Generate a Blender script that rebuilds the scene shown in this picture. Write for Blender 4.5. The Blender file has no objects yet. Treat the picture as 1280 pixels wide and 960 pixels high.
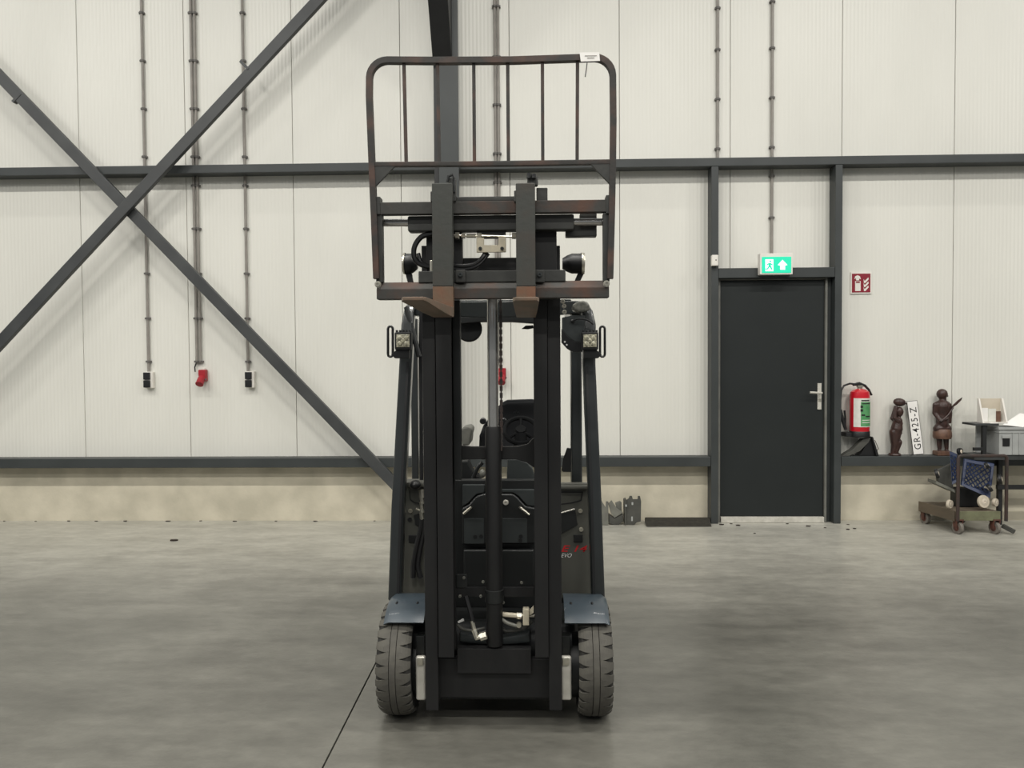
import bpy, bmesh, math, random
from mathutils import Vector, Matrix
random.seed(7)
scene = bpy.context.scene
C = scene.collection

# ------------------------------------------------------------------ camera
FPX = 961.0
YAW, PITCH, ROLL, CAMH = 0.0286, 0.0290, 0.0064, 1.47
_r0 = Vector((math.cos(YAW), math.sin(YAW), 0))
CF = Vector((-math.sin(YAW)*math.cos(PITCH), math.cos(YAW)*math.cos(PITCH), -math.sin(PITCH)))
_u0 = _r0.cross(CF)
CR = _r0*math.cos(ROLL) - _u0*math.sin(ROLL)
CU = _u0*math.cos(ROLL) + _r0*math.sin(ROLL)
CP = Vector((0, 0, CAMH))
cam_d = bpy.data.cameras.new('camera'); cam = bpy.data.objects.new('camera', cam_d); C.objects.link(cam)
cam_d.sensor_width = 36.0; cam_d.lens = FPX/1280*36.0; cam_d.clip_start = .05
cam.matrix_world = Matrix(((CR.x, CU.x, -CF.x, CP.x), (CR.y, CU.y, -CF.y, CP.y), (CR.z, CU.z, -CF.z, CP.z), (0, 0, 0, 1)))
scene.camera = cam

# ------------------------------------------------------------------ world, lamps, exposure
w = bpy.data.worlds.new('world'); scene.world = w; w.use_nodes = True
w.node_tree.nodes['Background'].inputs[0].default_value = (0.90, 0.95, 1.0, 1)
w.node_tree.nodes['Background'].inputs[1].default_value = 0.22
scene.view_settings.view_transform = 'Standard'
scene.view_settings.look = 'None'
scene.view_settings.gamma = 1.0
scene.view_settings.use_curve_mapping = False
scene.view_settings.exposure = 0.0
LAMP_W = 150.0
for ly, ls in ((5.3, .20), (2.0, 1.25), (-1.6, 1.1), (-5.2, .7)):  # row nearest the wall is added fill to brighten the wall top
    for lx in (-8.4, -4.2, 0.0, 4.2, 8.4):
        ld = bpy.data.lights.new('ceiling_and_fill_lamp', 'AREA'); ld.shape = 'RECTANGLE'
        ld.size = 1.5; ld.size_y = .14; ld.energy = LAMP_W*ls; ld.color = (1.0, .968, .905)
        lo = bpy.data.objects.new('ceiling_and_fill_lamp', ld); C.objects.link(lo); lo.location = (lx-.6, ly, 7.0)

# ------------------------------------------------------------------ pixel -> place helpers
def P(px, py, Y):
    d = CF*FPX + CR*(px-640.0) + CU*(480.0-py)
    t = Y/d.y
    return CP + d*t
def PX(px, py, Y): return P(px, py, Y).x
def PZ(px, py, Y): return P(px, py, Y).z
def S(Y): return Y/FPX          # metres for one pixel at depth Y

# ------------------------------------------------------------------ materials
def lin(c):
    return tuple(((v/255)/12.92 if v/255 <= .04045 else ((v/255+.055)/1.055)**2.4) for v in c)
MATS = {}
def mat(name, c1, c2=None, rough=.5, metal=0.0, scale=8.0, bump=0.0, bscale=60.0, emit=0.0, detail=6.0, contrast=(.35, .65), stretch=(1, 1, 1), coat=0.0, spec=.5):
    if name in MATS: return MATS[name]
    m = bpy.data.materials.new(name); m.use_nodes = True
    nt = m.node_tree; b = nt.nodes['Principled BSDF']
    b.inputs['Roughness'].default_value = rough; b.inputs['Metallic'].default_value = metal
    b.inputs['Coat Weight'].default_value = coat; b.inputs['Specular IOR Level'].default_value = spec
    tc = nt.nodes.new('ShaderNodeTexCoord'); mp = nt.nodes.new('ShaderNodeMapping'); mp.inputs['Scale'].default_value = stretch
    nt.links.new(tc.outputs['Object'], mp.inputs[0])
    if c2 is None: c2 = tuple(v*.86 for v in c1)
    n = nt.nodes.new('ShaderNodeTexNoise'); n.inputs['Scale'].default_value = scale; n.inputs['Detail'].default_value = detail
    nt.links.new(mp.outputs[0], n.inputs['Vector'])
    r = nt.nodes.new('ShaderNodeValToRGB'); r.color_ramp.elements[0].position = contrast[0]; r.color_ramp.elements[1].position = contrast[1]
    r.color_ramp.elements[0].color = lin(c1)+(1,); r.color_ramp.elements[1].color = lin(c2)+(1,)
    nt.links.new(n.outputs['Fac'], r.inputs[0]); nt.links.new(r.outputs[0], b.inputs['Base Color'])
    if bump:
        n2 = nt.nodes.new('ShaderNodeTexNoise'); n2.inputs['Scale'].default_value = bscale; n2.inputs['Detail'].default_value = 4
        nt.links.new(mp.outputs[0], n2.inputs['Vector'])
        bp = nt.nodes.new('ShaderNodeBump'); bp.inputs['Strength'].default_value = bump; bp.inputs['Distance'].default_value = .01
        nt.links.new(n2.outputs['Fac'], bp.inputs['Height']); nt.links.new(bp.outputs[0], b.inputs['Normal'])
    if emit:
        nt.links.new(r.outputs[0], b.inputs['Emission Color']); b.inputs['Emission Strength'].default_value = emit
    MATS[name] = m
    return m

M_panel = mat('wall_panel_white', (218, 217, 209), (211, 210, 202), rough=.42, scale=1.2, stretch=(1, 1, .4))
def add_ribs(m):
    nt = m.node_tree; b = nt.nodes['Principled BSDF']
    g = nt.nodes.new('ShaderNodeNewGeometry')
    wv = nt.nodes.new('ShaderNodeTexWave'); wv.wave_type = 'BANDS'; wv.bands_direction = 'X'; wv.wave_profile = 'TRI'
    wv.inputs['Scale'].default_value = 9.2; wv.inputs['Distortion'].default_value = 0
    nt.links.new(g.outputs['Position'], wv.inputs['Vector'])
    bp = nt.nodes.new('ShaderNodeBump'); bp.inputs['Strength'].default_value = .42; bp.inputs['Distance'].default_value = .004
    nt.links.new(wv.outputs['Fac'], bp.inputs['Height']); nt.links.new(bp.outputs[0], b.inputs['Normal'])
add_ribs(M_panel)
M_seam = mat('wall_backing', (138, 136, 128), rough=.8)
M_conc = mat('plinth_concrete', (200, 193, 174), (178, 172, 154), rough=.85, scale=3.5, bump=.15, bscale=40, detail=10)
def floor_material():
    m = bpy.data.materials.new('floor_concrete'); m.use_nodes = True; nt = m.node_tree; b = nt.nodes['Principled BSDF']
    g = nt.nodes.new('ShaderNodeNewGeometry')
    def noise(sc, det, st, rough=.55):
        mp = nt.nodes.new('ShaderNodeMapping'); mp.inputs['Scale'].default_value = st
        nt.links.new(g.outputs['Position'], mp.inputs[0])
        n = nt.nodes.new('ShaderNodeTexNoise'); n.inputs['Scale'].default_value = sc; n.inputs['Detail'].default_value = det; n.inputs['Roughness'].default_value = rough
        nt.links.new(mp.outputs[0], n.inputs['Vector']); return n
    a = noise(.9, 8, (1, 1, 1), .62); c = noise(5, 8, (.35, 1, 1), .6); d = noise(60, 3, (1, 1, 1))
    r1 = nt.nodes.new('ShaderNodeValToRGB'); e = r1.color_ramp.elements
    e[0].position = .3; e[0].color = lin((84, 83, 77))+(1,); e[1].position = .72; e[1].color = lin((108, 107, 100))+(1,)
    nt.links.new(a.outputs['Fac'], r1.inputs[0])
    r2 = nt.nodes.new('ShaderNodeValToRGB'); e = r2.color_ramp.elements
    e[0].position = .36; e[0].color = (.78, .78, .78, 1); e[1].position = .62; e[1].color = (1, 1, 1, 1)
    nt.links.new(c.outputs['Fac'], r2.inputs[0])
    mx = nt.nodes.new('ShaderNodeMix'); mx.data_type = 'RGBA'; mx.blend_type = 'MULTIPLY'; mx.inputs['Factor'].default_value = 1
    fn = noise(17, 6, (.5, 1, 1), .7); r4 = nt.nodes.new('ShaderNodeValToRGB'); e = r4.color_ramp.elements
    e[0].position = .34; e[0].color = (.84, .84, .84, 1); e[1].position = .66; e[1].color = (1.1, 1.1, 1.1, 1); nt.links.new(fn.outputs['Fac'], r4.inputs[0])
    mf = nt.nodes.new('ShaderNodeMix'); mf.data_type = 'RGBA'; mf.blend_type = 'MULTIPLY'; mf.inputs['Factor'].default_value = 1
    nt.links.new(r2.outputs[0], mf.inputs['A']); nt.links.new(r4.outputs[0], mf.inputs['B']); r2o = mf.outputs['Result']
    nt.links.new(r1.outputs[0], mx.inputs['A']); nt.links.new(r2o, mx.inputs['B'])
    # floor colour brightened along the wall, standing in for light missing there; ragged edge
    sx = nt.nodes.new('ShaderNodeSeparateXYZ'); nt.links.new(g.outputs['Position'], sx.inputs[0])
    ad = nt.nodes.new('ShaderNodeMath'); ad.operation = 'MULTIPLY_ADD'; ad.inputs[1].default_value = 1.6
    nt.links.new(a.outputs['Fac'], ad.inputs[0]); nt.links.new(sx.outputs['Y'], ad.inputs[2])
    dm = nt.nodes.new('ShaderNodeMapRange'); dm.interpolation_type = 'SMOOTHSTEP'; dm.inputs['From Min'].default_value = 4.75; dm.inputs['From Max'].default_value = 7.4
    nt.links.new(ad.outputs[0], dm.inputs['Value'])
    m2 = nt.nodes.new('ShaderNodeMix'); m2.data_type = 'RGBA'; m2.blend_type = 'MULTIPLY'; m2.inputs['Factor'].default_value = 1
    wall_bright = nt.nodes.new('ShaderNodeRGB'); wall_bright.outputs[0].default_value = lin((170, 168, 158))+(1,)
    nt.links.new(wall_bright.outputs[0], m2.inputs['A']); nt.links.new(r2o, m2.inputs['B'])
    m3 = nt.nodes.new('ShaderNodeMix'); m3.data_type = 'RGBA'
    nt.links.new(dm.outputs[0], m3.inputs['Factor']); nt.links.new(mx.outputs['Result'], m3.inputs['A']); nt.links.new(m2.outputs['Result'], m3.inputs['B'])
    nt.links.new(m3.outputs['Result'], b.inputs['Base Color'])
    rr = nt.nodes.new('ShaderNodeMapRange'); rr.inputs['To Min'].default_value = .26; rr.inputs['To Max'].default_value = .40
    nt.links.new(a.outputs['Fac'], rr.inputs['Value']); nt.links.new(rr.outputs[0], b.inputs['Roughness'])
    bp = nt.nodes.new('ShaderNodeBump'); bp.inputs['Strength'].default_value = .06; bp.inputs['Distance'].default_value = .01
    nt.links.new(d.outputs['Fac'], bp.inputs['Height']); nt.links.new(bp.outputs[0], b.inputs['Normal'])
    return m
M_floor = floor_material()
M_joint = mat('floor_joint_dark', (52, 44, 40), rough=.9)
M_steel = mat('steel_anthracite', (54, 58, 58), (46, 50, 50), rough=.5, scale=3)
M_steel_d = mat('steel_black_grey', (28, 29, 30), rough=.5)
M_brace = mat('brace_grey', (62, 64, 64), (52, 54, 55), rough=.5, scale=4)
M_door = mat('door_anthracite', (33, 37, 37), (30, 34, 34), rough=.55, scale=2, spec=.3)
M_frame = mat('door_frame_grey', (112, 112, 106), rough=.5)
M_alu = mat('aluminium', (216, 213, 203), (196, 193, 183), rough=.4, metal=.35, scale=20)
M_conduit = mat('conduit_grey', (142, 137, 130), (128, 124, 118), rough=.5, scale=10)
M_clip = mat('clip_grey', (102, 99, 96), rough=.6)
M_black = mat('plastic_black', (22, 23, 24), (17, 18, 19), rough=.45)
M_white = mat('plastic_white', (226, 222, 214), (218, 214, 206), rough=.5)
M_redcee = mat('socket_red', (160, 28, 40), (144, 22, 34), rough=.45)
M_red = mat('extinguisher_red', (190, 18, 36), (180, 16, 32), rough=.3, coat=.3)
M_signred = mat('sign_red', (132, 20, 40), (128, 18, 38), rough=.5)
M_green = mat('exit_green', (24, 202, 160), (22, 198, 156), rough=.5, emit=.55)
M_signwhite = mat('exit_white', (232, 246, 248), (228, 242, 246), rough=.5, emit=.6)
M_labelgreen = mat('label_green', (70, 138, 84), (92, 150, 100), rough=.5, scale=30)
M_labelwhite = mat('label_white', (214, 214, 206), (206, 206, 198), rough=.6, scale=30)
M_print = mat('print_black', (24, 24, 26), rough=.6)
M_paper = mat('paper_white', (232, 230, 226), (224, 222, 218), rough=.8)
# fork lift
M_mast = mat('mast_black', (26, 26, 26), (20, 20, 21), rough=.55, scale=14, spec=.4, stretch=(1, 1, .3), bump=.05)
M_carr = mat('carriage_black', (51, 52, 49), (42, 43, 41), rough=.52, scale=16, bump=.06)
M_rusty = mat('carriage_rust', (52, 51, 48), (76, 52, 40), rough=.7, scale=7, bump=.1, detail=10.0, contrast=(.5, .66))
M_tube = mat('backrest_rust', (40, 38, 35), (74, 52, 42), rough=.62, scale=9, bump=.1, contrast=(.45, .66))
M_fork = mat('fork_steel', (52, 54, 50), (58, 52, 46), rough=.55, scale=9, bump=.08, contrast=(.5, .75))
M_blade = mat('fork_blade_worn', (114, 92, 76), (96, 84, 70), rough=.6, scale=14, bump=.15, stretch=(1, .4, 1))
M_heel = mat('fork_heel_rust', (104, 72, 52), (92, 78, 62), rough=.6, scale=16, bump=.1)
M_chrome = mat('chrome', (196, 194, 190), (176, 175, 172), rough=.24, metal=.75)
M_zinc = mat('zinc_fitting', (214, 210, 196), (190, 186, 172), rough=.32, metal=.85, scale=40)
M_zinc2 = mat('bracket_pale', (196, 188, 166), (184, 176, 156), rough=.5, scale=30)
M_hose = mat('hose_rubber', (26, 26, 27), (20, 20, 21), rough=.4)
M_cowl = mat('cowl_dark_grey', (80, 80, 74), (70, 71, 66), rough=.42, scale=4, spec=.4)
M_inner = mat('inner_black', (27, 29, 29), (21, 23, 23), rough=.45, scale=6)
M_innerg = mat('inner_grey', (52, 56, 56), (44, 48, 48), rough=.4, scale=6)
M_pillar = mat('guard_paint', (41, 44, 44), (34, 37, 37), rough=.3, scale=5, coat=.3)
M_fender = mat('fender_blue_grey', (62, 72, 79), (54, 63, 70), rough=.34, scale=7, coat=.15)
M_tyre = mat('tyre_rubber', (80, 78, 71), (68, 66, 61), rough=.8, scale=20, bump=.12)
M_tyre_d = mat('tyre_groove', (40, 39, 36), rough=.9)
M_seat = mat('seat_vinyl', (32, 33, 35), (26, 27, 29), rough=.6, scale=10, spec=.25)
M_matte = mat('matte_black', (18, 19, 20), (14, 15, 16), rough=.8, spec=.15)
M_lens = mat('lamp_lens', (176, 172, 150), (128, 126, 112), rough=.2, scale=160, contrast=(.4, .6))
M_redtxt = mat('lettering_red', (196, 30, 34), rough=.5)
M_wtxt = mat('lettering_white', (226, 226, 222), rough=.5)
M_film = mat('plastic_film', (120, 120, 112), (70, 70, 66), rough=.25, scale=40)
# small things
M_wood_d = mat('carved_wood', (62, 40, 34), (44, 29, 26), rough=.42, scale=24, bump=.25, bscale=90)
M_wood_l = mat('carved_wood_pale', (106, 78, 62), (84, 60, 48), rough=.5, scale=24, bump=.2)
M_board = mat('cart_board', (104, 92, 76), (82, 74, 62), rough=.8, scale=10, bump=.25, stretch=(1, .2, 1))
M_boardg = mat('cart_board_green', (108, 110, 84), (94, 94, 72), rough=.8, scale=12, bump=.2)
M_iron = mat('cart_iron', (44, 40, 38), (58, 42, 36), rough=.6, scale=14)
M_castr = mat('caster_rust', (96, 58, 46), (74, 48, 40), rough=.7, scale=30)
M_rub = mat('caster_rubber', (118, 112, 104), (96, 92, 86), rough=.7, scale=30)
M_blue = mat('blue_plastic', (36, 48, 78), (28, 38, 64), rough=.45, scale=12)
M_ivory = mat('hub_ivory', (206, 196, 180), (190, 180, 164), rough=.5, scale=20)
M_crate = mat('crate_grey', (160, 162, 160), (150, 152, 150), rough=.55)
M_shelf = mat('shelf_dark', (56, 58, 58), (46, 48, 48), rough=.5)
M_beige = mat('holder_beige', (200, 190, 172), (190, 180, 162), rough=.5)
M_mat = mat('ramp_rubber', (54, 52, 44), (44, 42, 36), rough=.9, scale=30, bump=.3)
M_scrap = mat('scrap_grey', (112, 112, 104), (92, 92, 86), rough=.55, scale=12)
M_scrapd = mat('scrap_dark', (72, 72, 67), (60, 60, 56), rough=.6, scale=12)
M_leaf = mat('debris_brown', (48, 38, 30), (36, 28, 22), rough=.9)

# ------------------------------------------------------------------ mesh helpers
ORG = {}
class MB:
    def __init__(s): s.bm = bmesh.new()
    def _add(s, vs, fs):
        b = [s.bm.verts.new(v) for v in vs]
        for f in fs:
            try: s.bm.faces.new([b[i] for i in f])
            except ValueError: pass
        return s
    def hexa(s, v):   # 8 verts: bottom 4 (ccw), top 4
        return s._add(v, [(0,3,2,1), (4,5,6,7), (0,1,5,4), (1,2,6,5), (2,3,7,6), (3,0,4,7)])
    def box(s, x0, x1, y0, y1, z0, z1):
        x0, x1 = sorted((x0, x1)); y0, y1 = sorted((y0, y1)); z0, z1 = sorted((z0, z1))
        return s.hexa([(x0,y0,z0), (x1,y0,z0), (x1,y1,z0), (x0,y1,z0), (x0,y0,z1), (x1,y0,z1), (x1,y1,z1), (x0,y1,z1)])
    def pbox(s, x0, y0, x1, y1, Yn, Yf):     # pixel rectangle on plane Yn, going back to Yf
        xm, ym = (x0+x1)/2, (y0+y1)/2
        return s.box(PX(x0, ym, Yn), PX(x1, ym, Yn), Yn, Yf, PZ(xm, y1, Yn), PZ(xm, y0, Yn))
    def prism(s, pts, vec):
        n = len(pts); pts = [Vector(p) for p in pts]; vec = Vector(vec)
        return s._add(pts+[p+vec for p in pts], [tuple(range(n))[::-1], tuple(range(n, 2*n))]+[(i, (i+1) % n, n+(i+1) % n, n+i) for i in range(n)])
    def pprism(s, pix, Yn, Yf): return s.prism([P(a, b, Yn) for a, b in pix], (0, Yf-Yn, 0))
    def tube(s, pts, r, n=8, closed=False):
        pts = [Vector(p) for p in pts]; m = len(pts); rings = []
        rr = r if isinstance(r, (list, tuple)) else [r]*m
        T = []
        for i in range(m):
            a = pts[(i-1) % m] if (closed or i > 0) else pts[i]; b = pts[(i+1) % m] if (closed or i < m-1) else pts[i]
            T.append((b-a).normalized())
        up = Vector((0, 0, 1)) if abs(T[0].z) < .9 else Vector((1, 0, 0))
        nrm = (up-T[0]*up.dot(T[0])).normalized()
        vs = []; fs = []
        for i in range(m):
            nrm = (nrm-T[i]*nrm.dot(T[i])).normalized(); bi = T[i].cross(nrm)
            for k in range(n):
                a = 2*math.pi*(k+.5)/n
                vs.append(pts[i]+(nrm*math.cos(a)+bi*math.sin(a))*rr[i])
        for i in range(m if closed else m-1):
            j = (i+1) % m
            for k in range(n): fs.append((i*n+k, i*n+(k+1) % n, j*n+(k+1) % n, j*n+k))
        if not closed:
            fs.append(tuple(range(n))[::-1]); fs.append(tuple(range((m-1)*n, m*n)))
        return s._add(vs, fs)
    def strip(s, pts, wd, dy):     # rectangular bar swept along a path lying in a plane y = const
        pts = [Vector(p) for p in pts]; m = len(pts); vs = []; fs = []
        for i in range(m):
            a = pts[max(i-1, 0)]; b = pts[min(i+1, m-1)]; t = (b-a); t.y = 0; t.normalize()
            nr = Vector((-t.z, 0, t.x))
            for q, e in ((1, 0), (-1, 0), (-1, 1), (1, 1)): vs.append(pts[i]+nr*(q*wd/2)+Vector((0, e*dy, 0)))
        for i in range(m-1):
            for k in range(4): fs.append((i*4+k, i*4+(k+1) % 4, (i+1)*4+(k+1) % 4, (i+1)*4+k))
        fs.append((0, 1, 2, 3)); fs.append(((m-1)*4+3, (m-1)*4+2, (m-1)*4+1, (m-1)*4))
        return s._add(vs, fs)
    def lathe(s, prof, o, d, n=24, closed=False):    # prof: (radius, height along d)
        o = Vector(o); d = Vector(d).normalized()
        u = d.orthogonal().normalized(); v = d.cross(u); vs = []; fs = []; m = len(prof)
        for r, h in prof:
            for k in range(n):
                a = 2*math.pi*k/n; vs.append(o+d*h+(u*math.cos(a)+v*math.sin(a))*max(r, 1e-4))
        for i in range(m if closed else m-1):
            j = (i+1) % m
            for k in range(n): fs.append((i*n+k, i*n+(k+1) % n, j*n+(k+1) % n, j*n+k))
        if not closed: fs.append(tuple(range(n))[::-1]); fs.append(tuple(range((m-1)*n, m*n)))
        return s._add(vs, fs)
    def cyl(s, a, b, r, n=16):
        a = Vector(a); b = Vector(b); return s.lathe([(r, 0), (r, (b-a).length)], a, b-a, n)
    def ell(s, c, r, n=16, m=10, rot=None):
        c = Vector(c); vs = []; fs = []
        for i in range(m+1):
            t = math.pi*i/m
            for k in range(n):
                a = 2*math.pi*k/n; q = Vector((r[0]*math.sin(t)*math.cos(a), r[1]*math.sin(t)*math.sin(a), r[2]*math.cos(t)))
                if i in (0, m): q = Vector((r[0]*.02*math.cos(a), r[1]*.02*math.sin(a), q.z))
                if rot: q = rot @ q
                vs.append(c+q)
        for i in range(m):
            for k in range(n): fs.append((i*n+k, (i+1)*n+k, (i+1)*n+(k+1) % n, i*n+(k+1) % n))
        fs.append(tuple(range(n))); fs.append(tuple(range(m*n, (m+1)*n))[::-1])
        return s._add(vs, fs)
    def cap(s, a, b, ra, rb, n=12):      # tapered limb with round ends
        a = Vector(a); b = Vector(b); L = (b-a).length; pr = []
        for i in range(5): t = math.pi/2*(1-i/4); pr.append((ra*math.cos(t), -ra*math.sin(t)))
        for i in range(5): t = math.pi/2*i/4; pr.append((rb*math.cos(t), L+rb*math.sin(t)))
        return s.lathe(pr, a, b-a, n)
    def build(s, name, m, parent=None, bev=0.0, seg=2, smooth=True, angle=35, remesh=0.0, label=None):
        bm = s.bm
        bmesh.ops.recalc_face_normals(bm, faces=bm.faces)
        if bev:
            ed = [e for e in bm.edges if e.is_manifold and e.calc_face_angle(0) > math.radians(25)]
            bmesh.ops.bevel(bm, geom=ed, offset=bev, segments=seg, profile=.5, affect='EDGES', clamp_overlap=True)
        if parent is not None: o0 = ORG[parent]
        else:
            xs = [v.co for v in bm.verts]
            mn = Vector((min(v.x for v in xs), min(v.y for v in xs), min(v.z for v in xs))); mx = Vector((max(v.x for v in xs), max(v.y for v in xs), max(v.z for v in xs)))
            o0 = Vector(((mn.x+mx.x)/2, (mn.y+mx.y)/2, mn.z))
        for v in bm.verts: v.co -= o0
        me = bpy.data.meshes.new(name); bm.to_mesh(me); bm.free()
        me.materials.append(m)
        if smooth:
            for p in me.polygons: p.use_smooth = True
            me.set_sharp_from_angle(angle=math.radians(angle))
        ob = bpy.data.objects.new(name, me); C.objects.link(ob)
        if parent is not None: ob.parent = parent
        else: ob.location = o0
        if remesh:
            md = ob.modifiers.new('remesh', 'REMESH'); md.mode = 'VOXEL'; md.voxel_size = remesh; md.use_smooth_shade = True
            sm = ob.modifiers.new('smooth', 'SMOOTH'); sm.factor = .5; sm.iterations = 2
        if bev and smooth:
            wn = ob.modifiers.new('weighted_normal', 'WEIGHTED_NORMAL'); wn.keep_sharp = True; wn.weight = 100
        if label: ob['label'] = label
        ORG[ob] = o0
        return ob
def tag(o, label, cat, group=None):
    o['label'] = label; o['category'] = cat
    if group: o['group'] = group
    return o
def struct(o): o['kind'] = 'structure'; return o
def thing(name, loc, label=None, cat=None, group=None):
    o = bpy.data.objects.new(name, None); C.objects.link(o); o.location = loc; o.empty_display_size = .05; ORG[o] = Vector(loc)
    if label: tag(o, label, cat, group)
    return o
def copy_tree(o, delta, parent=None):
    c = o.copy(); C.objects.link(c)
    if parent is None: c.location = o.location+Vector(delta)
    else: c.parent = parent
    for ch in [q for q in list(bpy.data.objects) if q.parent == o]: copy_tree(ch, delta, c)
    return c
def text_mb(body, mtx, wd, ht, shear=0.0, ext=.0008, bold=.0):
    cu = bpy.data.curves.new('txt', 'FONT'); cu.body = body; cu.size = 1; cu.shear = shear; cu.extrude = 0; cu.offset = bold; cu.space_character = 1.22 if len(body) > 5 else 1.0; cu.resolution_u = 3
    t = bpy.data.objects.new('txt', cu); C.objects.link(t); bpy.context.view_layer.update()
    me = bpy.data.meshes.new_from_object(t.evaluated_get(bpy.context.evaluated_depsgraph_get()))
    bpy.data.objects.remove(t); bpy.data.curves.remove(cu)
    xs = [v.co.x for v in me.vertices]; ys = [v.co.y for v in me.vertices]
    mb = MB(); mb.bm.from_mesh(me); bpy.data.meshes.remove(me)
    x0, x1, y0, y1 = min(xs), max(xs), min(ys), max(ys)
    for v in mb.bm.verts:
        v.co = mtx @ Vector(((v.co.x-(x0+x1)/2)/(x1-x0)*wd, (v.co.y-(y0+y1)/2)/(y1-y0)*ht, 0))
    return mb
FRONT = Matrix(((1, 0, 0), (0, 0, -1), (0, 1, 0)))       # text plane xy -> facing the camera (-y)
def front_m(p, rot=0.0):
    return Matrix.Translation(p) @ FRONT.to_4x4() @ Matrix.Rotation(rot, 4, 'Z')

# ------------------------------------------------------------------ the setting
D = 7.08               # wall face
# floor: base with two slabs and an open joint between them
jx0, jx1 = P(465, 838, 3.66).x, None
def floor_hit(px, py):
    d = CF*FPX+CR*(px-640)+CU*(480-py); return CP+d*(-CP.z/d.z)
ja, jb = floor_hit(465, 838), floor_hit(403, 960)
jd = (jb-ja)/(jb.y-ja.y)
def jline(y): return ja.x+jd.x*(y-ja.y)
mb = MB(); mb.box(-14, 14, -9, D+.3, -.12, -.03); floor = struct(mb.build('floor', M_joint, smooth=False))
g = .0035; Ya, Yb = -9.0, D+.3
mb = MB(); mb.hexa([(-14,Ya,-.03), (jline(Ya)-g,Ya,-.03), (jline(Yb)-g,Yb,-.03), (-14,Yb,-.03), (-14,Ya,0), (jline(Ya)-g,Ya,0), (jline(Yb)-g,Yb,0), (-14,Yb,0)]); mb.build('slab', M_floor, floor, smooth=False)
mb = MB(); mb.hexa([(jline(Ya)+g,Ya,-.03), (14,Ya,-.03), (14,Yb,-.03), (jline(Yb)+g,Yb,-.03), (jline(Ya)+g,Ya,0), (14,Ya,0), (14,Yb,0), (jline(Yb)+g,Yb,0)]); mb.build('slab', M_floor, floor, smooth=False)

WT = 9.0
mb = MB(); mb.box(-14, 14, D+.055, D+.3, .0, WT); wall = struct(mb.build('wall_back', M_seam, smooth=False))
for i in range(-9, 18):
    x0 = -4.21+i
    mb = MB(); mb.box(x0+.0022, x0+.9978, D, D+.055, .56, WT); mb.build('panel', M_panel, wall, bev=.003, seg=1, smooth=False)
mb = MB(); mb.box(-14, 14, D-.004, D+.05, 0, .556); struct(mb.build('baseboard_back', M_conc, smooth=False))

RY = D-.15             # front plane of the horizontal rails
zu1 = PZ(461, 203, RY); zu0 = zu1-.076
mb = MB(); mb.box(-14, 14, RY, D-.006, zu0, zu1); struct(mb.build('trim_1', M_steel, bev=.006))
zl1 = PZ(640, 571.8, RY); zl0 = zl1-.088
LX = PX(889, 500, RY); RX = PX(1052, 500, RY)
mb = MB(); mb.box(-14, LX-.002, RY, D-.006, zl0, zl1); struct(mb.build('trim_2', M_steel, bev=.006))
mb = MB(); mb.box(RX+.002, 14, RY, D-.006, zl0, zl1); struct(mb.build('trim_3', M_steel, bev=.006))
LX1 = PX(898, 500, RY); RX0 = PX(1043, 500, RY)
mb = MB(); mb.box(LX, LX1, RY, D-.006, 0, zu0-.001); struct(mb.build('trim_4', M_steel, bev=.005))
mb = MB(); mb.box(RX0, RX, RY, D-.006, 0, zu0-.001); struct(mb.build('trim_5', M_steel, bev=.005))
zd1 = PZ(970, 334.5, RY); zd0 = PZ(970, 347, RY)
mb = MB(); mb.box(LX1+.001, RX0-.001, RY, D-.006, zd0, zd1); struct(mb.build('trim_6', M_steel, bev=.005))
# door
DY = D-.075
door = struct(thing('door_1', ((LX1+RX0)/2, DY, 0)))
dx0, dx1 = PX(900.5, 500, DY), PX(1029.5, 500, DY); dz1 = PZ(965, 350.5, DY); dz0 = PZ(965, 645, DY)
mb = MB(); mb.box(dx0, dx1, DY, DY+.045, dz0, dz1); mb.build('door_leaf', M_door, door, bev=.003)
fb = D-.006
mb = MB(); mb.box(LX1+.001, dx0-.004, DY-.012, fb, 0, dz1+.02); mb.build('door_jamb', M_frame, door, bev=.002)
mb = MB(); mb.box(dx1+.004, dx1+.024, DY-.02, fb, 0, dz1+.02); mb.build('door_jamb', M_frame, door, bev=.002)
mb = MB(); mb.box(dx1+.025, RX0-.001, DY+.01, fb, 0, dz1+.02); mb.build('door_jamb', M_steel, door, bev=.002)
mb = MB(); mb.box(dx0-.004, dx1+.004, DY-.008, fb, dz1+.004, zd0-.001); mb.build('door_head', M_frame, door, bev=.002)
mb = MB(); mb.box(dx0, dx1, DY-.03, fb, 0.002, dz0-.004); mb.build('door_sill', M_alu, door, bev=.002)
mb = MB(); mb.pbox(1022, 479, 1027, 512, DY-.012, DY); hp = mb.build('handle_plate', M_alu, door, bev=.003)
a = P(1024.5, 491, DY-.012); a2 = a+Vector((0, -.05, 0)); b2 = P(1012.5, 490.5, DY-.062)
mb = MB(); mb.tube([a, a2, a2+Vector((-.008, -.002, 0)), b2], .010, 8); mb.build('lever', M_alu, hp)
c = P(1025, 500, DY-.012); mb = MB(); mb.cyl(c, c+Vector((0, -.008, 0)), .012, 12); mb.build('lock_cylinder', M_zinc, hp)

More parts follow.
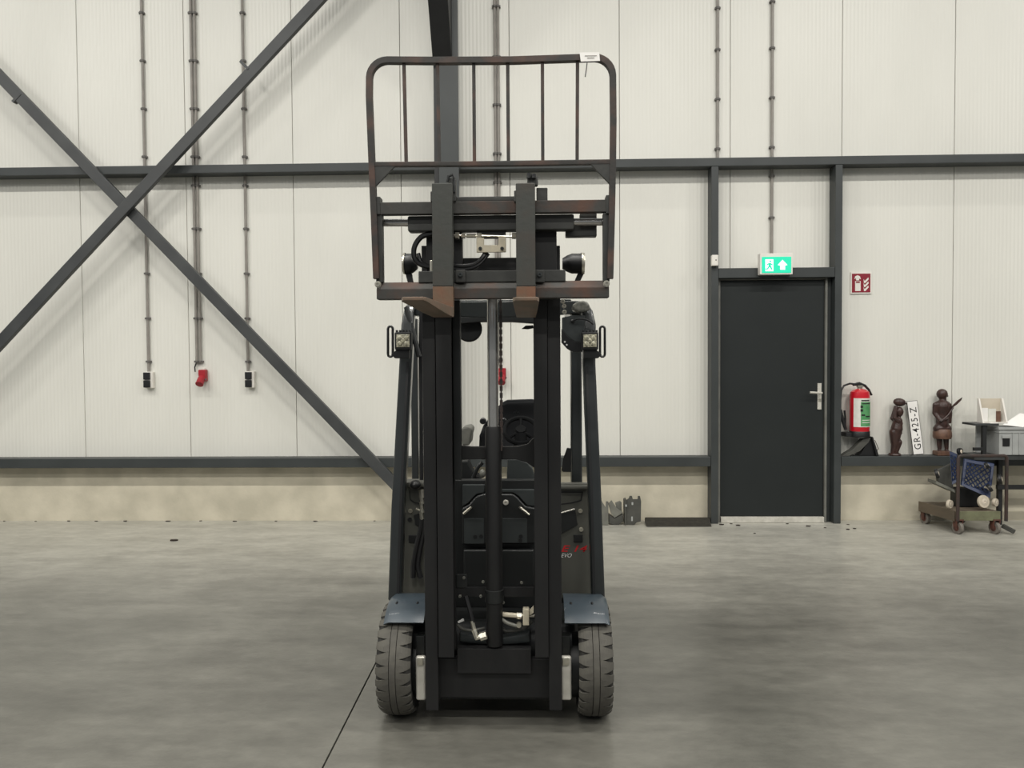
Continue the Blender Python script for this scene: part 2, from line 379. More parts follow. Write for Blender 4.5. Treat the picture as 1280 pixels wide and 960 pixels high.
# steel column with haunch
cx0, cx1 = PX(548, 140, D-.30), PX(573, 140, D-.30)
colm = thing('steel_column', ((cx0+cx1)/2, D-.2, 0), 'dark grey steel column rising behind the forklift mast with a black knee bracket', 'column')
mb = MB(); mb.box(cx0, cx1, D-.30, D-.285, 0, WT); mb.build('flange', M_steel, colm, bev=.002)
mb = MB(); mb.box((cx0+cx1)/2-.005, (cx0+cx1)/2+.005, D-.285, D-.16, 0, WT); mb.build('web', M_steel, colm)
mb = MB(); mb.box(cx0-.045, cx0-.002, D-.27, D-.16, 0, WT); mb.build('drain_channel', M_steel_d, colm, bev=.004)
hz = PZ(556, 78, D-.31); hx0, hx1 = PX(541, 70, D-.31), PX(565, 70, D-.31)
mb = MB(); mb.prism([(hx0, D-.302, hz-.02), (hx0, D-.302, hz+3.6), (hx0, D-3.0, hz+3.6), (hx0, D-2.4, hz+2.9)], (hx1-hx0, 0, 0)); mb.build('knee_bracket', M_steel_d, colm, bev=.004)

# diagonal braces
def brace(p0, p1, Yf, lab, stripes):
    a = P(*p0, Yf); b = P(*p1, Yf)
    mb = MB(); mb.strip([a, b], .098, .05)
    o = tag(mb.build('diagonal_brace', M_brace, bev=.006), lab, 'brace')
    t = (b-a).normalized(); q = P(*stripes, Yf-.004)
    mb = MB(); mb.strip([q-t*.012, q+t*.012], .104, .054); mb.build('splice_plate', M_brace, o, bev=.002)
    return o
BY = D-.27
brace((-260, 706), (528, -142), BY, 'dark grey steel brace climbing to the upper right across the wall', (305, 81))
brace((-200, -110), (531, 645), BY+.056, 'dark grey steel brace descending to the column foot behind the forklift', (20, 122))

# ------------------------------------------------------------------ conduits with clips, sockets
CY = D-.02
def conduit(pxs, ybot, clips, lab, r=.0125, grp='grey cable conduits on the wall', ytop=-60):
    x = sum(PX(p, 200, CY) for p in pxs)/len(pxs)
    o = thing('cable_conduit', (x, CY, PZ(pxs[0], ybot, CY)), lab, 'conduit', grp)
    for p in pxs:
        xx = PX(p, 200, CY)
        mb = MB(); mb.cyl((xx, CY, PZ(p, ybot, CY)), (xx, CY, WT-.2), r, 10); mb.build('pipe', M_conduit, o)
        for c in clips:
            z = PZ(p, c, CY)
            mb = MB(); mb.box(xx-r-.012, xx+r+.012, CY-.006, D-.001, z-.008, z+.008); mb.lathe([(r+.006, -.009), (r+.006, .009)], (xx, CY-.001, z), (0, 0, 1), 10)
            mb.build('clip', M_clip, o)
    return o
cl = [16, 76, 136, 196, 232, 286, 342, 398, 452]
conduit([180.5], 466, cl, 'leftmost grey conduit, ending at a twin socket')
conduit([241.5, 246.0], 452, cl, 'doubled grey conduit ending at the red socket left of the forklift')
conduit([305.8], 466, cl, 'single grey conduit crossed by the brace, right of the doubled one')
conduit([619.5, 623.5], 457, [8, 71, 131, 192, 228, 284, 340, 396, 450], 'doubled grey conduit seen through the load backrest bars')
conduit([897], 200, [10, 62, 124, 186], 'short grey conduit ending on the rail above the left door post')
conduit([965], 318, [2, 60, 122, 184, 220, 272], 'thin grey conduit running down to the exit sign')
def twin_socket(px, py, lab):
    p = P(px, py, D-.06); o = thing('twin_socket', (p.x, D-.03, p.z-.075), lab, 'socket', 'twin wall sockets')
    mb = MB(); mb.box(p.x-.036, p.x+.040, D-.05, D-.001, p.z-.076, p.z+.076); mb.build('housing', M_white, o, bev=.005)
    for s in (-1, 1):
        z = p.z+s*.037
        mb = MB(); mb.box(p.x-.04, p.x+.022, D-.066, D-.05, z-.033, z+.033); l = mb.build('lid', M_black, o, bev=.004)
        mb = MB(); mb.box(p.x-.02, p.x+.004, D-.070, D-.066, z-.03, z-.022); mb.build('lid_grip', M_black, l)
twin_socket(184.5, 475, 'black and white twin socket under the leftmost conduit')
twin_socket(311.5, 474.5, 'black and white twin socket just under the diagonal brace')
def red_socket(px, py, lab):
    p = P(px, py, D-.08); o = thing('industrial_socket', (p.x, D-.04, p.z-.07), lab, 'socket', 'red industrial sockets')
    mb = MB(); mb.box(p.x-.034, p.x+.034, D-.06, D-.001, p.z-.05, p.z+.058); mb.build('housing', M_redcee, o, bev=.008)
    q = Vector((p.x-.004, D-.06, p.z-.03)); d = Vector((-.02, -.75, -.8)).normalized()
    mb = MB(); mb.lathe([(.030, -.02), (.034, .0), (.034, .05), (.027, .05), (.027, .02)], q, d, 16); mb.build('socket_collar', M_redcee, o)
    mb = MB(); mb.lathe([(.036, 0), (.036, .012)], q+d*.052, d, 16); l = mb.build('flap_lid', M_redcee, o, bev=.002)
    mb = MB(); mb.box(p.x+.033, p.x+.042, D-.07, D-.05, p.z-.04, p.z-.025); mb.build('latch', M_clip, o)
    mb = MB(); mb.cyl((p.x+.003, CY, p.z+.055), (p.x+.003, CY, p.z+.075), .014, 10); mb.build('gland', M_white, o)
red_socket(251, 470, 'red industrial socket hanging under the doubled conduit left of the forklift')
red_socket(627.5, 468, 'red industrial socket seen through the forklift mast')
a = P(246, 452, CY); mb = MB(); mb.tube([a, P(243.5, 459, CY), P(244, 465, CY-.01)], .006, 6); tag(mb.build('cable_end', M_hose), 'short dark cable end sticking out beside the red socket', 'cable')

# ------------------------------------------------------------------ signs
EY = RY-.07
p = P(970.5, 329.5, EY); o = thing('exit_sign', (p.x, EY, PZ(970, 343, EY)), 'green emergency exit sign with running figure and arrow above the door', 'sign')
mb = MB(); mb.pbox(950, 316.5, 991, 343, EY, RY-.001); mb.build('housing', M_white, o, bev=.004)
mb = MB(); mb.pbox(952.5, 321, 989, 341, EY-.004, EY-.0005); fp = mb.build('sign_face', M_green, o)
def flat(pix, Y, m, par, name, t=.0015):
    mb = MB(); mb.pprism(pix, Y-t, Y); return mb.build(name, m, par, smooth=False)
fy = EY-.0045
def exs(pts): return [(860+a/4.365, 180+b/4.365) for a, b in pts]
flat(exs([(422,629),(466,629),(466,694),(422,694)]), fy, M_signwhite, fp, 'doorway_mark')
flat(exs([(516,632),(543,660),(530,664),(530,686),(503,686),(503,664),(489,660)]), fy, M_signwhite, fp, 'arrow_mark')
run = MB(); fy2 = fy-.0018
hd = P(860+449/4.365, 180+640/4.365, fy2); run.cyl(hd, hd+Vector((0, -.001, 0)), .008, 10)
for q in ([(440,650),(452,648),(452,668),(440,668)], [(441,664),(452,664),(461,682),(456,686)], [(441,664),(447,668),(436,684),(422,684),(424,679),(433,678)], [(430,656),(442,649),(443,654),(433,662)], [(452,650),(463,658),(460,662),(450,656)]):
    run.pprism(exs(q), fy2-.001, fy2)
run.build('running_figure_mark', M_green, fp, smooth=False)
EY2 = D-.012
p = P(1076, 354, EY2); o = thing('extinguisher_sign', (p.x, EY2, PZ(1076, 367, EY2)), 'dark red fire extinguisher sign with white pictogram on the wall', 'sign')
mb = MB(); mb.pbox(1063.5, 340, 1089.5, 367, EY2, D-.0005); sp = mb.build('sign_plate', M_white, o)
mb = MB(); mb.pbox(1065, 342, 1088, 365.5, EY2-.002, EY2-.0003); fp = mb.build('sign_face', M_signred, o)
fy = EY2-.0022
flat(exs([(912,748),(942,748),(942,802),(912,802)]), fy, M_white, fp, 'cylinder_mark')
flat(exs([(908,738),(912,722),(926,716),(938,722),(944,738),(934,734),(934,744),(918,744),(916,732)]), fy, M_white, fp, 'valve_mark')
flat(exs([(917,750),(938,750),(938,758),(917,758)]), fy-.0018, M_signred, fp, 'band_mark')
for k in range(3):
    yy = 802-k*22
    flat(exs([(958,yy-22),(964,yy-10),(984,yy-30),(986,yy-20),(968,yy),(960,yy)]), fy, M_white, fp, 'flame_mark')
p = P(894.5, 325.5, RY-.05)
o = thing('wall_sensor', (p.x, RY-.03, p.z-.04), 'small white sensor box on the left door post', 'sensor')
mb = MB(); mb.pbox(890, 318.5, 898, 332, RY-.05, RY-.0005); sb = mb.build('housing', M_white, o, bev=.006)
c = P(895, 325, RY-.05); mb = MB(); mb.cyl(c, c+Vector((0, -.003, 0)), .006, 10); mb.build('sensor_lens', M_clip, o)

# ================================================================== FORK LIFT
AX = 3.20
FX = (PX(467, 840, 3.0)+PX(768, 840, 3.0))/2
lift = thing('forklift', (FX, AX, 0), 'black compact forklift seen head-on with raised forks and rusty load backrest', 'forklift')
def bx(name, m, r, Yn, Yf, par=None, bev=.003, **k):
    mb = MB(); mb.pbox(*r, Yn, Yf); return mb.build(name, m, par or lift, bev=bev, **k)
def pp(name, m, pix, Yn, Yf, par=None, bev=.002, **k):
    mb = MB(); mb.pprism(pix, Yn, Yf); return mb.build(name, m, par or lift, bev=bev, **k)
def tb(name, m, pts, r, par=None, n=8, sm=True, **k):     # pts: (px, py, Y)
    v = [P(*q) for q in pts]
    if sm and len(v) > 2:
        out = []
        for i in range(len(v)-1):
            p0, p1, p2, p3 = v[max(i-1, 0)], v[i], v[i+1], v[min(i+2, len(v)-1)]
            for t in range(6):
                t /= 6; out.append(.5*((2*p1)+(p2-p0)*t+(2*p0-5*p1+4*p2-p3)*t*t+(3*p1-p0-3*p2+p3)*t**3))
        v = out+[v[-1]]
    mb = MB(); mb.tube(v, r, n); return mb.build(name, m, par or lift, **k)
def bolt(x, y, Y, r=.009, m=None, par=None, name='bolt'):
    c = P(x, y, Y); mb = MB(); mb.lathe([(r*1.25, 0), (r*1.25, .003), (r, .003), (r*.9, .009), (r*.5, .009), (r*.45, .005)], c, (0, -1, 0), 12)
    return mb.build(name, m or M_zinc, par or lift)

# ---- load backrest
BKY = 2.865
br = None
def arc(cx, cy, r, a0, a1, n=7): return [(cx+r*math.cos(math.radians(a0+(a1-a0)*i/n)), cy-r*math.sin(math.radians(a0+(a1-a0)*i/n))) for i in range(n+1)]
path = [(470, 348), (467, 270), (464, 200), (460.8, 120)]+arc(484, 97, 23, 178, 92)+[(545, 74.5), (640, 74), (744, 70.5)]+arc(743, 94, 23.5, 88, 2)+[(767, 150), (766.5, 200), (765, 270), (763, 348)]
mb = MB(); mb.strip([P(a, b, BKY) for a, b in path], .0225, .028); br = mb.build('load_backrest', M_tube, lift, bev=.003)
mb = MB(); mb.strip([P(466, 205, BKY+.003), P(640, 204, BKY+.003), P(765, 202, BKY+.003)], .017, .022); mb.build('cross_bar', M_tube, br, bev=.002)
for xt, xb in ((504.5, 507.5), (546.5, 549), (592, 593), (634.5, 635.5), (678, 678.5), (722, 721.5)):
    mb = MB(); mb.strip([P(xt, 74.5, BKY+.008), P(xb, 205, BKY+.008)], .0125, .012); mb.build('bar', M_tube, br, bev=.002)
pp('gusset', M_carr, [(467, 203), (498, 203.5), (467.5, 235)], BKY+.004, BKY+.016, br)
pp('gusset', M_carr, [(735, 202), (766, 202), (765, 233)], BKY+.004, BKY+.016, br)
tg = thing('paper_tag', P(737, 76, BKY-.004), 'white paper tag tied to the top bar of the load backrest', 'tag')
mb = MB(); mb.pprism([(724.5, 65.5), (749, 65), (750, 76), (726, 77)], BKY-.006, BKY-.0045); mb.build('card', M_paper, tg, smooth=False)
mb = MB()
for yy, x0, x1 in ((69.3, 731, 746), (72, 734, 743)):
    mb.pprism([(x0, yy), (x1, yy-.2), (x1, yy+.6), (x0, yy+.8)], BKY-.0068, BKY-.0061)
mb.build('print_line', M_conduit, tg, smooth=False)
mb = MB(); mb.tube([P(734, 77, BKY-.004), P(733, 86, BKY-.006), P(731.5, 96, BKY-.007)], .0022, 6); mb.build('tie', M_black, tg)

# ---- carriage
KY = 2.875
car = bx('carriage', M_rusty, (474, 251, 760, 266.5), KY, KY+.035)
bx('end_lug', M_carr, (467.5, 245.5, 475, 268), KY-.004, KY+.05, car); bx('end_lug', M_carr, (757.5, 243.5, 766.5, 267), KY-.004, KY+.05, car)
bx('side_plate', M_carr, (469.5, 267, 478, 353), KY+.004, KY+.04, car); bx('side_plate', M_carr, (754, 266, 762, 352), KY+.004, KY+.04, car)
def prof_bar(name, m, x0, x1, ytop, ymid, ybot, Y, dep, par):
    a = PX(x0, ymid, Y); b = PX(x1, ymid, Y); zt, zm, zb = (PZ((x0+x1)/2, q, Y) for q in (ytop, ymid, ybot))
    mb = MB(); mb.prism([(a, Y, zb), (a, Y, zm), (a, Y+.022, zt), (a, Y+dep, zt), (a, Y+dep, zb)], (b-a, 0, 0)); return mb.build(name, m, par, bev=.003)
prof_bar('lower_bar', M_rusty, 470.5, 761.5, 351, 360, 373, KY-.002, .05, car)
bolt(472.5, 355.5, KY-.006, .010, par=car); bolt(758, 354.7, KY-.006, .010, par=car)
bx('top_strip', M_carr, (569, 245.5, 645, 251.5), KY+.012, KY+.05, car)
bx('shift_cylinder', M_carr, (509.5, 268.5, 717.5, 288), KY+.03, KY+.085, car, bev=.006)
for x0, x1 in ((477, 511), (716, 756)):
    y = 278.5 if x0 < 600 else 277.5
    mb = MB(); mb.cyl(P(x0, y, KY+.055), P(x1, y, KY+.055), .0142, 16); mb.build('shift_rod', M_chrome, car)
bx('bumper_block', M_carr, (725, 266, 746, 283), KY+.075, KY+.12, car); bx('bumper_block', M_carr, (707, 281, 746, 295.5), KY+.078, KY+.12, car)
bx('guide_box', M_carr, (670.5, 234.5, 684.5, 251), KY+.01, KY+.06, car)
bx('lower_plate', M_carr, (523, 338, 707, 352.5), KY+.012, KY+.045, car)
for x in (575.5, 674.5):
    t = bx('clamp_tab', M_carr, (x-6.5, 337, x+6.5, 353), KY-.002, KY+.012, car, bev=.004)
    bolt(x, 343.5, KY-.003, .0075, M_innerg, par=t)
bx('carriage_plate', M_mast, (533, 288, 578, 374), KY+.07, KY+.105, car); bx('carriage_plate', M_mast, (669, 288, 696, 374), KY+.07, KY+.105, car)
pp('bracket', M_zinc2, [(595.5, 297), (605, 297), (605, 306.3), (623, 306.3), (623, 296.5), (632.5, 296.5), (632.5, 315), (595.5, 315.5)], KY+.03, KY+.042, car)
for x in (600.4, 627.6): bolt(x, 310.7, KY+.028, .0055, M_innerg, par=car)
bx('bracket_block', M_inner, (596, 288, 632, 297), KY+.045, KY+.08, car)
mb = MB(); mb.cyl(P(566, 294, KY+.04), P(645, 296, KY+.04), .0045, 8); mb.build('link_rod', M_zinc, car)
for x0, x1, r in ((569, 574, .013), (577, 582, .010), (583, 595, .008), (596, 602, .011), (640, 645, .012)):
    mb = MB(); mb.cyl(P(x0, 294.6, KY+.04), P(x1, 294.8, KY+.04), r, 6); mb.build('nut', M_zinc, car)
tb('hose', M_hose, [(542, 292, KY+.05), (527, 296, KY+.045), (518, 309, KY+.04), (518.5, 323, KY+.04), (527, 331, KY+.045), (542, 334.5, KY+.05)], .0105, car)
tb('hose', M_hose, [(523, 317, KY+.055), (526, 327, KY+.05), (533, 332, KY+.05), (543, 336, KY+.05)], .008, car)
tb('hose', M_hose, [(564, 331.5, KY+.04), (578, 332.5, KY+.038), (592, 330.5, KY+.038), (602, 323, KY+.04), (607, 315, KY+.05)], .0085, car)
tb('hose', M_hose, [(564, 335.5, KY+.04), (582, 336.5, KY+.042), (598, 331, KY+.042), (610, 317, KY+.055)], .0085, car)
bx('fitting', M_zinc, (537, 325, 541, 343), KY+.02, KY+.03, car, bev=.004)

# ---- forks
HF, HB = 2.825, 2.865       # shank front / back
TIP = 2.10
def fork(x0, x1, tx0, tx1, ty, hyt, hyb, rust0):
    xm = (x0+x1)/2
    a, b = PX(x0, 300, HF), PX(x1, 300, HF)
    zt = PZ(xm, 228.5, HF); zr = PZ(xm, rust0, HF); zh = PZ(xm, hyb, HF)
    mb = MB(); mb.box(a, b, HF, HB, zr+.0003, zt); f = mb.build('fork', M_fork, lift, bev=.004)
    zht = PZ(xm, hyt, HF)
    mb = MB(); mb.prism([(a, HF, zr), (a, HF, zht), (a, HF+.001, zh+.002), (a, HF+.016, zh), (a, HB-.006, zh+.008), (a, HB, zh+.024), (a, HB, zr)], (b-a, 0, 0)); mb.build('heel', M_heel, f, bev=.002)
    ta, tc = PX(tx0, ty, TIP), PX(tx1, ty, TIP); zt1 = PZ((tx0+tx1)/2, ty, TIP); zt0 = zt1-.011
    midY = TIP+.12
    def zl(z0, z1, Y): return z0+(z1-z0)*(Y-TIP)/(HF-TIP)
    vs = []
    secs = [(TIP, ta+.008, tc-.006, zt0+.001, zt1), (TIP+.03, ta, tc, zl(zt0, zh, TIP+.03), zl(zt1, zht, TIP+.03)), (HF-.25, ta+(a-ta)*.65, tc+(b-tc)*.65, zl(zt0, zh, HF-.25)-.002, zl(zt1, zht, HF-.25)), (HF, a, b, zh, zht)]
    for (Y, u0, u1, q0, q1) in secs: vs += [(u0, Y, q0), (u1, Y, q0), (u1, Y, q1), (u0, Y, q1)]
    fs = [(3, 2, 1, 0), (12, 13, 14, 15)]
    for i in range(3):
        for k in range(4): fs.append((i*4+k, i*4+(k+1) % 4, (i+1)*4+(k+1) % 4, (i+1)*4+k))
    mb = MB(); mb._add(vs, fs); mb.build('blade', M_blade, f, bev=.002)
    return f
f1 = fork(540.2, 565.7, 499.5, 532, 371, 384, 396.5, 358)
f2 = fork(645, 669.2, 640.5, 674, 371.2, 384, 396.8, 358)
bx('lock_plate', M_carr, (538, 239, 541, 252), HF+.004, HB, f1); bx('lock_plate', M_carr, (642.5, 238, 646, 252), HF+.004, HB, f2)
bx('hook', M_carr, (561, 222, 570, 252), HB+.001, HB+.03, f1, bev=.006); bx('hook', M_carr, (659, 219.5, 672.5, 232), HB+.001, HB+.03, f2, bev=.006)
c = P(566, 229, HB); mb = MB(); mb.tube([P(559, 228, HB-.002), P(560.5, 220.5, HB-.002), P(566, 218.5, HB-.002), P(568, 224, HB-.002), P(567.5, 240, HB-.002)], .0055, 8); mb.build('lock_pin', M_inner, f1)
mb = MB(); mb.cyl(P(661, 223, HB-.005), P(661, 216.5, HB-.005), .008, 10); mb.cyl(P(667, 223, HB-.005), P(667, 218, HB-.005), .009, 10); mb.build('lock_pin', M_inner, f2)

# ---- mast
MY = 2.985
def rail(name, x0, x1, yt, yb, Yn, dep, inner, m=M_mast):
    X0, X1 = PX(x0, 640, Yn), PX(x1, 640, Yn); zt = PZ((x0+x1)/2, yt, Yn); zb = PZ((x0+x1)/2, yb, Yn); t = .013
    wx0, wx1 = (X0, X0+t) if inner > 0 else (X1-t, X1)
    pts = [(X0, Yn), (X1, Yn), (X1, Yn+t), (wx1, Yn+t), (wx1, Yn+dep-t), (X1, Yn+dep-t), (X1, Yn+dep), (X0, Yn+dep)] if inner > 0 else [(X0, Yn), (X1, Yn), (X1, Yn+dep), (X0, Yn+dep), (X0, Yn+dep-t), (wx0, Yn+dep-t), (wx0, Yn+t), (X0, Yn+t)]
    mb = MB(); mb.prism([(a, b, zb) for a, b in pts], (0, 0, zt-zb)); return mb.build(name, m, lift, bev=.002)
rail('outer_mast_rail', 530, 545.8, 307, 888, MY+.012, .12, 1); rail('outer_mast_rail', 685.4, 701.5, 307, 888, MY+.012, .12, -1)
rail('inner_mast_rail', 546.5, 566, 289, 822, MY, .10, 1); rail('inner_mast_rail', 668, 685, 289, 822, MY, .10, -1)
rail('mast_pipe_cover', 567.5, 577, 375, 600, MY+.05, .04, 1, M_inner)
cyl = None
CYL = 3.055
mb = MB(); q0 = P(616.5, 806, CYL); q1 = P(616.5, 533, CYL); q0.x = q1.x; mb.lathe([(.030, 0), (.033, .01), (.033, (q1-q0).length-.012), (.029, (q1-q0).length)], q0, (0, 0, 1), 24); cyl = mb.build('lift_cylinder', M_mast, lift)
mb = MB(); q2 = P(616, 330, CYL); mb.cyl((q1.x, CYL, q1.z-.05), (q1.x, CYL, q2.z), .0215, 24); mb.build('piston_rod', M_chrome, cyl)
mb = MB(); q3 = P(617, 737, CYL); mb.lathe([(.034, 0), (.038, .002), (.038, .05), (.034, .052)], (q1.x, CYL, PZ(617, 752, CYL)), (0, 0, 1), 24); mb.build('cylinder_clamp', M_inner, cyl)
ch = MB(); zz = PZ(626, 560, CYL); zt = PZ(626, 335, CYL); xx = PX(626.3, 460, CYL-.006); k = 0
while zz < zt:
    if k % 2: ch.box(xx-.006, xx+.006, CYL-.012, CYL-.002, zz-.010, zz+.010)
    else: ch.box(xx-.003, xx+.003, CYL-.014, CYL, zz-.010, zz+.010)
    zz += .014; k += 1
o = ch.build('lift_chain', M_iron, lift); o['kind'] = 'stuff'
bx('mast_crosshead', M_mast, (578, 322, 669, 338), MY+.02, MY+.10)
pp('mast_cross_member', M_mast, [(566, 546), (569, 553), (576, 557), (590, 558.5), (627, 558.5), (648, 558), (660, 555), (666, 548), (668, 548), (668, 585), (658, 578), (645, 574.5), (600, 574), (576, 575), (566, 579)], MY+.085, MY+.11, bev=.003)
bx('mast_cross_member', M_mast, (566, 734, 668, 746.5), MY+.09, MY+.115)
bx('mast_foot_plate', M_mast, (571.5, 811, 664, 842), MY+.05, MY+.09)
bx('mast_foot_plate', M_mast, (545, 824, 687.5, 872), MY+.07, MY+.11)
for x0, x1 in ((519.5, 532), (701, 714.5)):
    b = bx('axle_clamp', M_alu, (x0, 821, x1, 876), MY+.05, MY+.075, bev=.009, seg=3)
    bx('clamp_bolt', M_zinc, (x0+2, 823, x1-3, 832), MY+.042, MY+.05, b)
for x0, x1 in ((511, 530), (702, 726)):
    mb = MB(); mb.cyl(P(x0, 830, AX), P(x1, 830, AX), .13, 28); mb.build('hub_drum', M_inner, lift)
bx('axle_arm', M_inner, (520, 795, 531, 822), MY+.08, MY+.13); bx('axle_arm', M_inner, (702, 795, 713, 822), MY+.08, MY+.13)

# ---- hydraulics between the rails
tb('hose', M_hose, [(582, 745, MY+.06), (587, 762, MY+.05), (591, 778, MY+.045)], .0085)
h = tb('hose_fitting', M_zinc, [(590, 776, MY+.045), (593, 788, MY+.042)], .0085, sm=False)
tb('elbow', M_zinc, [(592.5, 787, MY+.04), (596, 797, MY+.036), (606, 794, MY+.036)], .012, h, n=6, sm=False); tb('nut', M_zinc, [(600, 796, MY+.036), (608, 793.5, MY+.036)], .0165, h, n=6, sm=False)
h = bx('valve_block', M_zinc2, (653.5, 762, 661.5, 782), MY+.06, MY+.10)
tb('pipe', M_zinc2, [(628, 768, MY+.08), (646, 769.5, MY+.075)], .010, h, sm=False); tb('nut', M_zinc, [(646, 769.5, MY+.075), (652, 769.7, MY+.075)], .014, h, n=6, sm=False); tb('pipe', M_zinc, [(636, 769, MY+.076), (668, 770, MY+.08)], .006, h, sm=False)
pp('wing', M_zinc2, [(661, 764), (667, 757), (667, 766), (661, 770)], MY+.07, MY+.075, h, bev=0)
tb('pipe', M_scrap, [(627, 774, MY+.07), (635, 779, MY+.065), (646, 782.5, MY+.06)], .0075); c = P(648.5, 782, MY+.05); mb = MB(); mb.cyl(c, c+Vector((0, .02, 0)), .010, 10); mb.build('pipe_cap', M_zinc, lift)
tb('hose', M_scrapd, [(571, 780, MY+.09), (578, 786, MY+.09), (590, 788, MY+.09), (606, 785, MY+.10)], .006); tb('hose', M_scrapd, [(627, 785, MY+.10), (634, 788.5, MY+.09), (652, 786, MY+.09), (665, 777, MY+.09)], .007)
pp('hose_clip', M_wtxt, [(572, 777), (578, 773.5), (580, 773.5), (580, 776), (573, 779)], MY+.08, MY+.083, bev=0)
for (x, y) in ((580, 722), (604, 727), (615, 727), (652, 728), (575, 745), (601, 745), (629, 753)): bolt(x, y, MY+.08, .005, M_scrap)
bx('hose_bracket', M_inner, (570, 718, 584, 735), MY+.085, MY+.10)
# ---- axle casting
mb = MB(); mb.cyl(P(520, 800, AX), P(714, 800, AX), .085, 20); mb.build('drive_axle', M_inner, lift)
pp('axle_housing', M_innerg, [(574, 790), (590, 794), (606, 796), (630, 797), (655, 793), (663, 788), (663, 804), (640, 806), (615, 807), (590, 805), (574, 803)], AX-.11, AX-.05, bev=.01)

# ---- body
BYF = 3.40
cowl = pp('front_cowl', M_cowl, [(502, 612), (512, 606), (735, 604), (742, 611), (746, 748), (496, 748)], BYF, BYF+.03, bev=.008)
bx('cowl_ledge', M_cowl, (504, 603, 532, 609), BYF-.03, BYF+.08, cowl, bev=.006); bx('cowl_ledge', M_cowl, (700, 607.5, 736, 612), BYF-.03, BYF+.08, cowl, bev=.005)
bx('toe_panel', M_inner, (566, 600, 672, 760), BYF-.05, BYF-.002, bev=.006)
pp('inspection_cover', M_inner, [(577, 636), (586, 631), (595, 620.5), (604, 617.5), (641, 617.5), (647, 622), (657, 633), (669, 635), (669, 680), (577, 681)], BYF-.085, BYF-.052, bev=.008, seg=3)
pp('cover_corner', M_innerg, [(578, 606), (606, 606), (605, 616), (595, 618), (585, 629), (578, 633)], BYF-.075, BYF-.052, bev=.004)
pp('cover_corner', M_innerg, [(625, 612), (668, 612), (668, 633), (659, 632), (648, 620), (641, 616), (625, 616)], BYF-.075, BYF-.052, bev=.004)
bx('recess_panel', M_innerg, (580, 648, 605, 680), BYF-.092, BYF-.086, bev=.006); bx('recess_panel', M_innerg, (627, 648, 659, 679), BYF-.092, BYF-.086, bev=.006)
bx('lower_cover', M_inner, (579, 687, 668, 734), BYF-.09, BYF-.052, bev=.010, seg=3)
for pts in (((579.5, 642), (588.5, 634.5)), ((650, 634.5), (661, 643))):
    mb = MB(); mb.tube([P(*pts[0], BYF-.085), P(pts[0][0]+.5, pts[0][1], BYF-.10), P(*pts[1], BYF-.10), P(*pts[1], BYF-.085)], .006, 6); mb.build('grab_clip', M_zinc, lift)
bolt(632.3, 628, BYF-.086, .010, M_alu)
for (x, y) in ((594, 671), (601.5, 670.5), (651, 670.5), (650.5, 675.5)):
    c = P(x, y, BYF-.094); mb = MB(); mb.cyl(c, c+Vector((0, .003, 0)), .009, 10); mb.build('plug', M_black, lift)
# cowl details
for (x, y) in ((513, 638.5), (725.5, 638.5), (726.5, 661.7)): bolt(x, y, BYF-.001, .008, par=cowl)
c = P(512.3, 649.5, BYF-.001); mb = MB(); mb.cyl(c, c+Vector((0, -.004, 0)), .010, 12); mb.build('plug', M_black, cowl)
bx('rubber_stop', M_black, (510.5, 669, 521, 678.5), BYF-.006, BYF, cowl, bev=.004); bx('rubber_stop', M_black, (717, 668.5, 728.5, 678), BYF-.006, BYF, cowl, bev=.004)
pp('grip_pocket', M_inner, [(701, 643), (719, 637), (722, 656), (701, 668)], BYF-.005, BYF, cowl, bev=.002); pp('grip_pocket', M_inner, [(517, 644), (528, 640), (528, 662), (519, 656)], BYF-.005, BYF, cowl, bev=.002)
mb = MB(); mb.tube([P(700, 641.5, BYF-.006), P(718.5, 636.2, BYF-.006)], .0035, 6); mb.build('trim_strip', M_alu, cowl)
pp('panel_groove', M_black, [(701, 614.5), (729, 614.5), (727, 626), (716, 629), (701, 631), (701, 629.7), (716, 627.7), (725.6, 625), (727, 616), (701, 616)], BYF-.002, BYF, cowl, bev=0)
pp('panel_groove', M_black, [(511, 613), (512.2, 613), (513, 624), (518, 627.5), (527, 629), (527, 630), (517, 628.7), (512, 625)], BYF-.002, BYF, cowl, bev=0)
c = P(718, 685.7, BYF-.0006); text_mb('E 14', front_m(c), 33*S(BYF), 8.2*S(BYF), shear=.3, bold=.015).build('lettering', M_redtxt, cowl, smooth=False)
c = P(708, 694.3, BYF-.0006); text_mb('EVO', front_m(c), 13.5*S(BYF), 5.2*S(BYF), shear=.35).build('lettering', M_wtxt, cowl, smooth=False)
c = P(519, 606, BYF-.05); mb = MB(); mb.ell(c, (.026, .03, .022)); mb.build('ball_cap', M_black, lift)
# left hydraulic fittings and hoses
st = None
for k, (y0, y1, r) in enumerate(((612, 622, .012), (622, 627, .008), (627, 630, .011), (630, 637, .007), (637, 641, .011), (641, 649, .009))):
    mb = MB(); mb.cyl(P(526.5, y0, BYF-.03), P(527.5, y1, BYF-.03), r, 8); o = mb.build('hydraulic_fitting', M_zinc, st or lift); st = st or o
mb = MB(); mb.cyl(P(520, 636, BYF-.03), P(527, 639, BYF-.03), .005, 6); mb.build('hydraulic_fitting', M_zinc, st)
tb('hose', M_hose, [(528, 649, BYF-.03), (526, 662, BYF-.03), (521, 682, BYF-.03), (517, 705, BYF-.03), (516.5, 722, BYF-.03)], .012); tb('hose', M_hose, [(531, 650, BYF-.03), (529, 668, BYF-.03), (525, 688, BYF-.03), (522.5, 708, BYF-.03), (526, 722, BYF-.03)], .012)
tb('cable', M_hose, [(527, 375, BYF+.02), (526, 430, BYF+.02), (526.5, 520, BYF+.01), (527, 600, BYF)], .009)
tb('gas_strut', M_inner, [(508, 384, 3.42), (524, 446, 3.40)], .012, sm=False)
